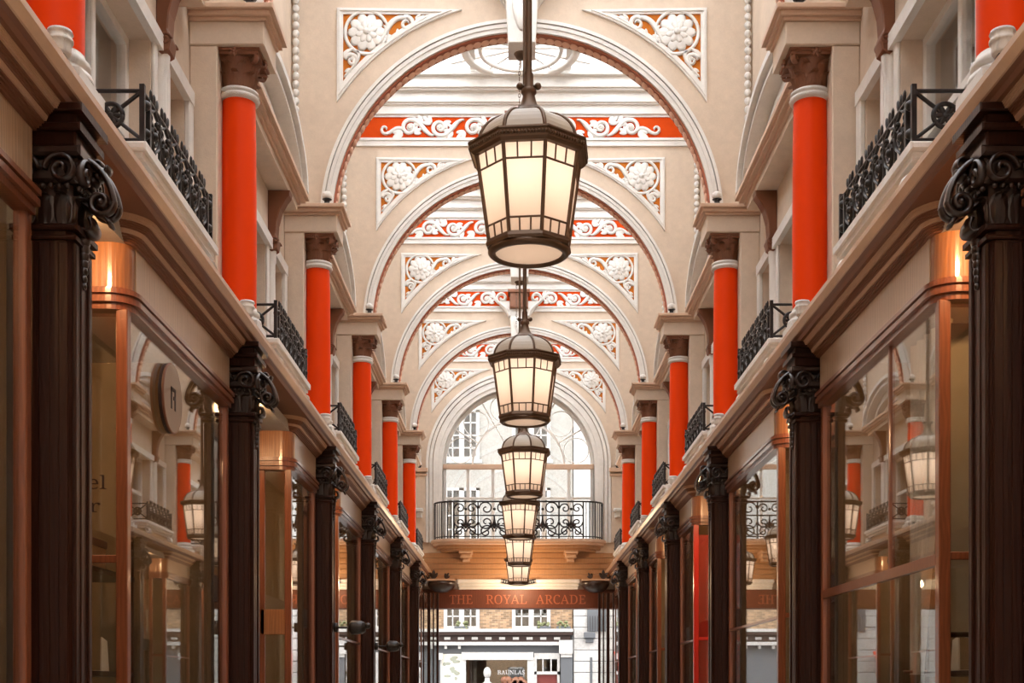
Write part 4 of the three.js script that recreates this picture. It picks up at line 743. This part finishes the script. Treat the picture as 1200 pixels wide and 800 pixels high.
// displays inside the nearest shops
{
  const t = thing('roller_blind', 'plain beige blind filling the side of the shop with reddish glazing bars', 'blind', [2.95, 0.7, Zd(1.80)]);
  part('cloth', bbox(2.66, 4.2, 1.95, 3.95, Zd(1.80) - 0.12, Zd(1.80) - 0.14, 0.004), M.blind, t); part('bottom_rail', beam(V(2.66, 1.95, Zd(1.80) - 0.13), V(4.2, 1.95, Zd(1.80) - 0.13), 0.02, 8), M.mahogany, t);
  const d = thing('reflection_drape', 'pale linen drape pulled aside behind the crossrail window', 'reflection', [2.75, 1.0, Zd(1.9)]);  // drape shape stands in for a pale reflection on the pane
  const pts = []; for (let i = 0; i <= 24; i++) { const a = i / 24; pts.push([2.72 + 0.03 * Math.sin(a * 30), Zd(1.84) - a * 0.7]); } const back = pts.slice().reverse().map(([x, z]) => [x + 0.012, z]);
  const g = extY([...pts, ...back], 1.7, 4.0), p = g.attributes.position; for (let i = 0; i < p.count; i++) { const k = (p.getY(i) - 1.7) / 2.3, z0 = Zd(2.0); p.setZ(i, z0 + (p.getZ(i) - z0) * (0.15 + 0.85 * k)); } g.computeVertexNormals(); part('cloth', g, M.linen, d);
  part('tie', new THREE.TorusGeometry(0.07, 0.012, 6, 16).rotateX(PI / 2).translate(2.73, 1.72, Zd(2.0)), M.console, d);
}
for (const [s, d, lab] of [[1, 2.2, 'dark shelf unit with cards and boxes behind the crossrail window'], [-1, 2.25, 'dark shelf unit with boxes behind the disc sign window'], [1, 3.2, 'dark shelf unit behind tall clear panes'], [-1, 1.3, 'dark shelf unit beside the near entrance']]) {
  const x0 = s * 3.5, z = Zd(d), t = thing('display_unit', lab, 'shelving', [x0, 0, z]);
  part('shelf', [0.9, 1.7, 2.5].map(y => bbox(s * 3.3, s * 3.75, y, y + 0.04, z - 0.7, z + 0.7, 0.005)), M.mahogany, t);
  part('upright', [[3.32, -0.68], [3.32, 0.68], [3.73, -0.68], [3.73, 0.68]].map(([x, q]) => beam(V(s * x, 0, z + q), V(s * x, 3.0, z + q), 0.02)), M.bronze, t);
  for (const [y, q, w, h, m, nm] of [[0.94, -0.4, 0.3, 0.3, M.tan, 'gift_box'], [0.94, 0.2, 0.36, 0.22, M.varnish, 'gift_box'], [1.74, -0.3, 0.2, 0.28, M.linen, 'display_card'], [1.74, 0.25, 0.2, 0.26, M.linen, 'display_card'], [2.54, 0, 0.5, 0.24, M.tan, 'gift_box']]) {
    const o = thing(nm, nm === 'gift_box' ? `${y > 2 ? 'long tan box on top of' : q < 0 ? 'square tan box low on' : 'flat brown box low on'} the ${lab.replace(' with cards and boxes', '').replace(' with boxes', '')}` : `${q < 0 ? 'taller' : 'shorter'} white card on the ${lab.replace(' with cards and boxes', '').replace(' with boxes', '')}`, nm === 'gift_box' ? 'box' : 'card', [s * 3.5, y, z + q], nm === 'gift_box' ? 'boxes on the shop shelves' : 'cards on the shop shelves');
    if (nm === 'gift_box') { part('body', bbox(s * 3.4, s * 3.65, y, y + h, z + q - w / 2, z + q + w / 2, 0.008), m, o); part('lid', bbox(s * 3.39, s * 3.66, y + h * 0.8, y + h + 0.01, z + q - w / 2 - 0.01, z + q + w / 2 + 0.01, 0.006), M.console, o); }
    else { part('front', extX([[z + q - 0.1, y], [z + q + 0.1, y], [z + q + 0.09, y + h], [z + q - 0.05, y + h * 0.9]], s * 3.42, s * 3.43), m, o); part('foot', bbox(s * 3.42, s * 3.52, y, y + 0.012, z + q - 0.05, z + q + 0.05, 0.003), m, o); }
  }
}

// ---------------------------------------------------------------- the street at the far end
{
  const zs = -51, P = u => -0.08 + (u - 604) * 0.034, Q = v => 1.6 + (807 - v) * 0.034;
  const t = thing('street_building', 'buff brick building across the street with white sashes over a grey shopfront', 'building', [0, 0, zs]);
  const cols = [[-11, -9.6], [-8.2, -6.8], [P(520), P(562)], [P(600), P(645)]], rows = [[3.96, 6.1], [7.4, 9.6], [10.7, 12.7], [13.8, 15.4]], cut = ([a, b], [y0, y1]) => [[a, y0], [b, y0], [b, y1], [a, y1]], rect = (x0, x1, y0, y1) => [[x0, y0], [x1, y0], [x1, y1], [x0, y1]];
  part('wall', ext(rect(-14, P(671), Q(742), 6.8), zs - 0.3, zs, cols.map(c => cut(c, rows[0]))), M.brick, t, 'buff brick wall');
  part('upper_wall', ext(rect(-14, P(671), 6.8, 17), zs - 0.3, zs - 0.005, rows.slice(1).flatMap(r => cols.map(c => cut(c, r)))), M.render, t, 'white rendered upper wall');
  part('shop_wall', ext(rect(-14, P(671), 0, Q(742)), zs - 0.3, zs - 0.1, [rect(P(546), P(618), 0.4, Q(773)), rect(P(628), P(655), Q(787), Q(773))]), M.grey, t, 'slate grey shop surround');
  part('rooms', [box(-14, P(671), 0, 17, zs - 3.2, zs - 3), box(-14.2, -14, 0, 17, zs - 3.2, zs), box(P(671) - 0.1, P(671), 0, 17, zs - 3.2, zs - 0.3), box(-14, P(671), 17, 17.2, zs - 3.2, zs), ...[3.75, 6.75, 10.2, 13.3].map(y => box(-14, P(671), y - 0.1, y, zs - 3, zs - 0.3))], M.shopwall, t);
  const sash = (x0, x1, y0, y1) => {
    const w = part('window', [box(x0, x1, y0, y0 + 0.14, zs - 0.05, zs + 0.08), box(x0, x1, y1 - 0.1, y1, zs - 0.05, zs + 0.06), box(x0, x0 + 0.14, y0, y1, zs - 0.05, zs + 0.06), box(x1 - 0.14, x1, y0, y1, zs - 0.05, zs + 0.06), box((x0 + x1) / 2 - 0.1, (x0 + x1) / 2 + 0.1, y0, y1, zs - 0.05, zs + 0.06), ...[0.25, 0.75].map(f => box(x0 + (x1 - x0) * f - 0.025, x0 + (x1 - x0) * f + 0.025, y0, y1, zs - 0.05, zs + 0.04)), ...[0.25, 0.5, 0.75].map(f => box(x0, x1, y0 + (y1 - y0) * f - 0.025, y0 + (y1 - y0) * f + 0.025, zs - 0.05, zs + 0.04)), box(x0 - 0.1, x1 + 0.1, y0 - 0.12, y0, zs, zs + 0.18)], M.stone, t, 'white sash window');
    part('pane', box(x0 + 0.1, x1 - 0.1, y0 + 0.1, y1 - 0.05, zs - 0.004, zs + 0.004), M.glass, w);
  };
  for (const [a, b] of cols) for (const [y0, y1] of rows) sash(a, b, y0, y1);
  part('string_course', box(-14, P(671), 6.7, 6.95, zs, zs + 0.1), M.stone, t);
  part('cornice', [box(-14, P(668), Q(752), Q(744), zs - 0.1, zs + 0.2), box(-14, P(671), Q(744), Q(739), zs - 0.1, zs + 0.35)], M.ink, t, 'dark shop cornice');
  part('cornice_top', box(-14, P(671), Q(740.5), Q(737), zs - 0.1, zs + 0.38), M.stone, t);
  const blk = []; for (let k = -20; k < 10; k++) { const x = P(521 + k * 16); if (x < P(660)) part('cornice_block', box(x, x + 0.24, Q(749.5), Q(746.5), zs + 0.18, zs + 0.24), M.stone, t); if (k < 2 && k > -16) blk.push(x); }
  part('fascia_rail', box(-14, P(657), Q(756), Q(752), zs - 0.1, zs + 0.22), M.stone, t, 'white rail above the grey fascia');
  for (const x of blk) part('dentil', box(x, x + 0.1, Q(760), Q(756), zs - 0.1, zs + 0.16), M.stone, t);
  part('window_head', [box(P(541), P(625), Q(773), Q(764), zs - 0.1, zs + 0.12), box(P(512), P(519), Q(773), Q(765), zs - 0.1, zs + 0.14), box(P(541), P(546), 0.3, Q(770), zs - 0.1, zs + 0.08), box(P(618), P(626), 0.3, Q(770), zs - 0.1, zs + 0.08), box(P(516), P(518), 0.3, Q(765), zs - 0.1, zs + 0.05)], M.stone, t);
  part('poster', box(P(518), P(541), 0.4, Q(766), zs - 0.1, zs - 0.02), M.linen, t, 'pale mural panel');
  const mur = []; for (let k = 0; k < 14; k++) mur.push(ball(P(520 + rng() * 19), Q(770 + rng() * 28), zs - 0.02, 0.09, 0.7 + rng(), 0.5 + rng() * 0.5, 0.1)); part('mural_shapes', mur, M.palegreen, t);
  part('shop_window', box(P(546), P(618), 0.4, Q(773), zs - 0.08, zs - 0.07), M.shopglass, t, 'large shop window');
  putText('BAUNLAS', 0.17, P(583), P(615), Q(790), zs - 0.04, M.stone, t, 0.02, 'window_lettering', 'small white lettering');
  part('bust', [ball(P(571), Q(788), zs + 0.0, 0.2, 0.75, 1.15, 0.6, 14, 10), lathe([[0.001, 0], [0.3, 0.02], [0.25, 0.2], [0.1, 0.32], [0.1, 0.45]], 14).translate(P(571), Q(800) - 0.25, zs + 0.0), box(P(571) - 0.3, P(571) + 0.3, 0, Q(800) - 0.25, zs - 0.04, zs + 0.25)], M.stone, t, 'white bust in the window');
  part('hedge', Array.from({ length: 26 }, () => ball(P(590 + rng() * 26), Q(796 + rng() * 8), zs + 0.05, 0.16, 1, 1, 0.8, 6, 5)), M.console, t, 'brown wreath in the window').userData.kind = 'stuff';
  part('door_frame', [box(P(626), P(656), Q(772), Q(765), zs - 0.1, zs + 0.06), box(P(626), P(629), 0, Q(772), zs - 0.1, zs + 0.06), box(P(653), P(656), 0, Q(772), zs - 0.1, zs + 0.06), box(P(626), P(656), Q(790), Q(786.5), zs - 0.1, zs + 0.06), box(P(635.5), P(637), Q(787), Q(772), zs - 0.1, zs + 0.05), box(P(645), P(646.5), Q(787), Q(772), zs - 0.1, zs + 0.05)], M.stone, t, 'white door frame with three overlights');
  for (let k = 0; k < 3; k++) part('overlight', box(P(628 + k * 9), P(637 + k * 9), Q(787), Q(773), zs - 0.08, zs - 0.07), M.glass, t);
  part('door', [box(P(628), P(654), 0, Q(789), zs - 0.1, zs - 0.03), ...[0, 1, 2].map(k => box(P(632 + k * 8), P(635 + k * 8), 1.0, Q(793), zs - 0.03, zs - 0.015))], M.maroon, t, 'maroon door');
  part('pilaster', [box(P(657), P(671), 0, Q(770), zs - 0.1, zs + 0.15)], M.grey, t); part('pilaster_cap', [box(P(655), P(671), Q(766), Q(750), zs - 0.1, zs + 0.25), box(P(657), P(670), Q(770), Q(766), zs - 0.1, zs + 0.2)], M.stone, t, 'white scrolled pilaster cap');
  for (const [u, n] of [[541, 5], [637, 5], [660, 6]]) { const o = thing('window_plant', u === 660 ? 'planting at the end of the cornice beside the white building' : u < 600 ? 'planting on the sill of the brick building nearest the bust' : 'planting on the sill above the maroon door', 'plant', [P(u), Q(740), zs + 0.3]); part('leaves', Array.from({ length: n * 3 }, () => ball(P(u) + (rng() - 0.5) * 0.45, Q(737) + rng() * 0.28, zs + 0.25 + rng() * 0.1, 0.07, 1, 0.8, 1, 6, 4)), M.green, o); part('trough', box(P(u) - 0.28, P(u) + 0.28, Q(737) - 0.02, Q(737) + 0.1, zs + 0.18, zs + 0.36), M.grey, o); }

  const wb = thing('white_building', 'white rusticated stone building beside the brick one', 'building', [P(700), 0, zs]);
  for (let k = 0; k < 16; k++) part('stone_course', bbox(P(672.2), P(672.2) + 9, k * 0.45 + 0.01, (k + 1) * 0.45 - 0.012, zs - 1, zs + 0.12, 0.015), M.stone, wb);
  part('upper_wall', box(P(672.2), P(672.2) + 9, 7.2, 17, zs - 1, zs + 0.05), M.stone, wb);
  part('joint_backing', box(P(672.4), P(671.5) + 9, 0, 7.2, zs - 1, zs + 0.08), M.grey, wb);
  for (const [u, v] of [[688, 712], [688, 480]]) { const w = part('window', [box(P(u), P(u + 22), Q(v + 28), Q(v) + 1.2, zs, zs + 0.2)], M.grey, wb, 'grey shuttered window'); part('guard', Array.from({ length: 7 }, (_, k) => beam(V(P(u) + 0.1 * k, Q(v + 28), zs + 0.3), V(P(u) + 0.1 * k, Q(v + 10), zs + 0.3), 0.012)), M.iron, w); }  // grey panel stands in for the unlit pane
  part('corbel', [bbox(P(684), P(697), Q(748), Q(741), zs, zs + 0.4, 0.02), bbox(P(686), P(695), Q(753), Q(748), zs, zs + 0.3, 0.02)], M.grey, wb, 'grey corbel');
  part('stand_in_panel', box(P(691), P(694), 0.5, Q(770), zs, zs + 0.14), M.grey, wb);  // grey strip stands in for a dark door edge
  const aw = thing('shop_awning', 'red shop awning on the white building across the street', 'awning', [3.4, 2.4, zs + 0.6]);
  part('canvas', extX([[zs + 0.12, 3.1], [zs + 1.0, 2.5], [zs + 1.0, 2.45], [zs + 0.12, 3.02]], 3.85, 5.0), M.awning, aw); part('valance', box(3.85, 5.0, 2.2, 2.47, zs + 0.98, zs + 1.0), M.awning, aw);
}

// unseen building added behind the viewer to keep sky off the dark pilasters
{
  const zb = 15, t = thing('entrance_sky_blocker', 'brick building facing the near entrance behind the viewer', 'building', [0, 0, zb]);
  part('wall', box(-20, 20, 0, 18, zb, zb + 1), M.brick, t);
  for (let i = -5; i <= 5; i++) for (let j = 0; j < 4; j++) { const w = part('window', [box(i * 3.2 - 0.75, i * 3.2 + 0.75, 1 + j * 4, 1.15 + j * 4, zb - 0.1, zb), box(i * 3.2 - 0.75, i * 3.2 - 0.6, 1 + j * 4, 3.6 + j * 4, zb - 0.08, zb), box(i * 3.2 + 0.6, i * 3.2 + 0.75, 1 + j * 4, 3.6 + j * 4, zb - 0.08, zb), box(i * 3.2 - 0.75, i * 3.2 + 0.75, 3.45 + j * 4, 3.6 + j * 4, zb - 0.08, zb)], M.stone, t); part('stand_in_panel', box(i * 3.2 - 0.6, i * 3.2 + 0.6, 1.1 + j * 4, 3.5 + j * 4, zb - 0.03, zb), M.grey, w); }  // grey panels stand in for unlit panes
}

scene.traverse(o => { if (o.isMesh) { o.castShadow = o.receiveShadow = true; } });
renderer.render(scene, camera);
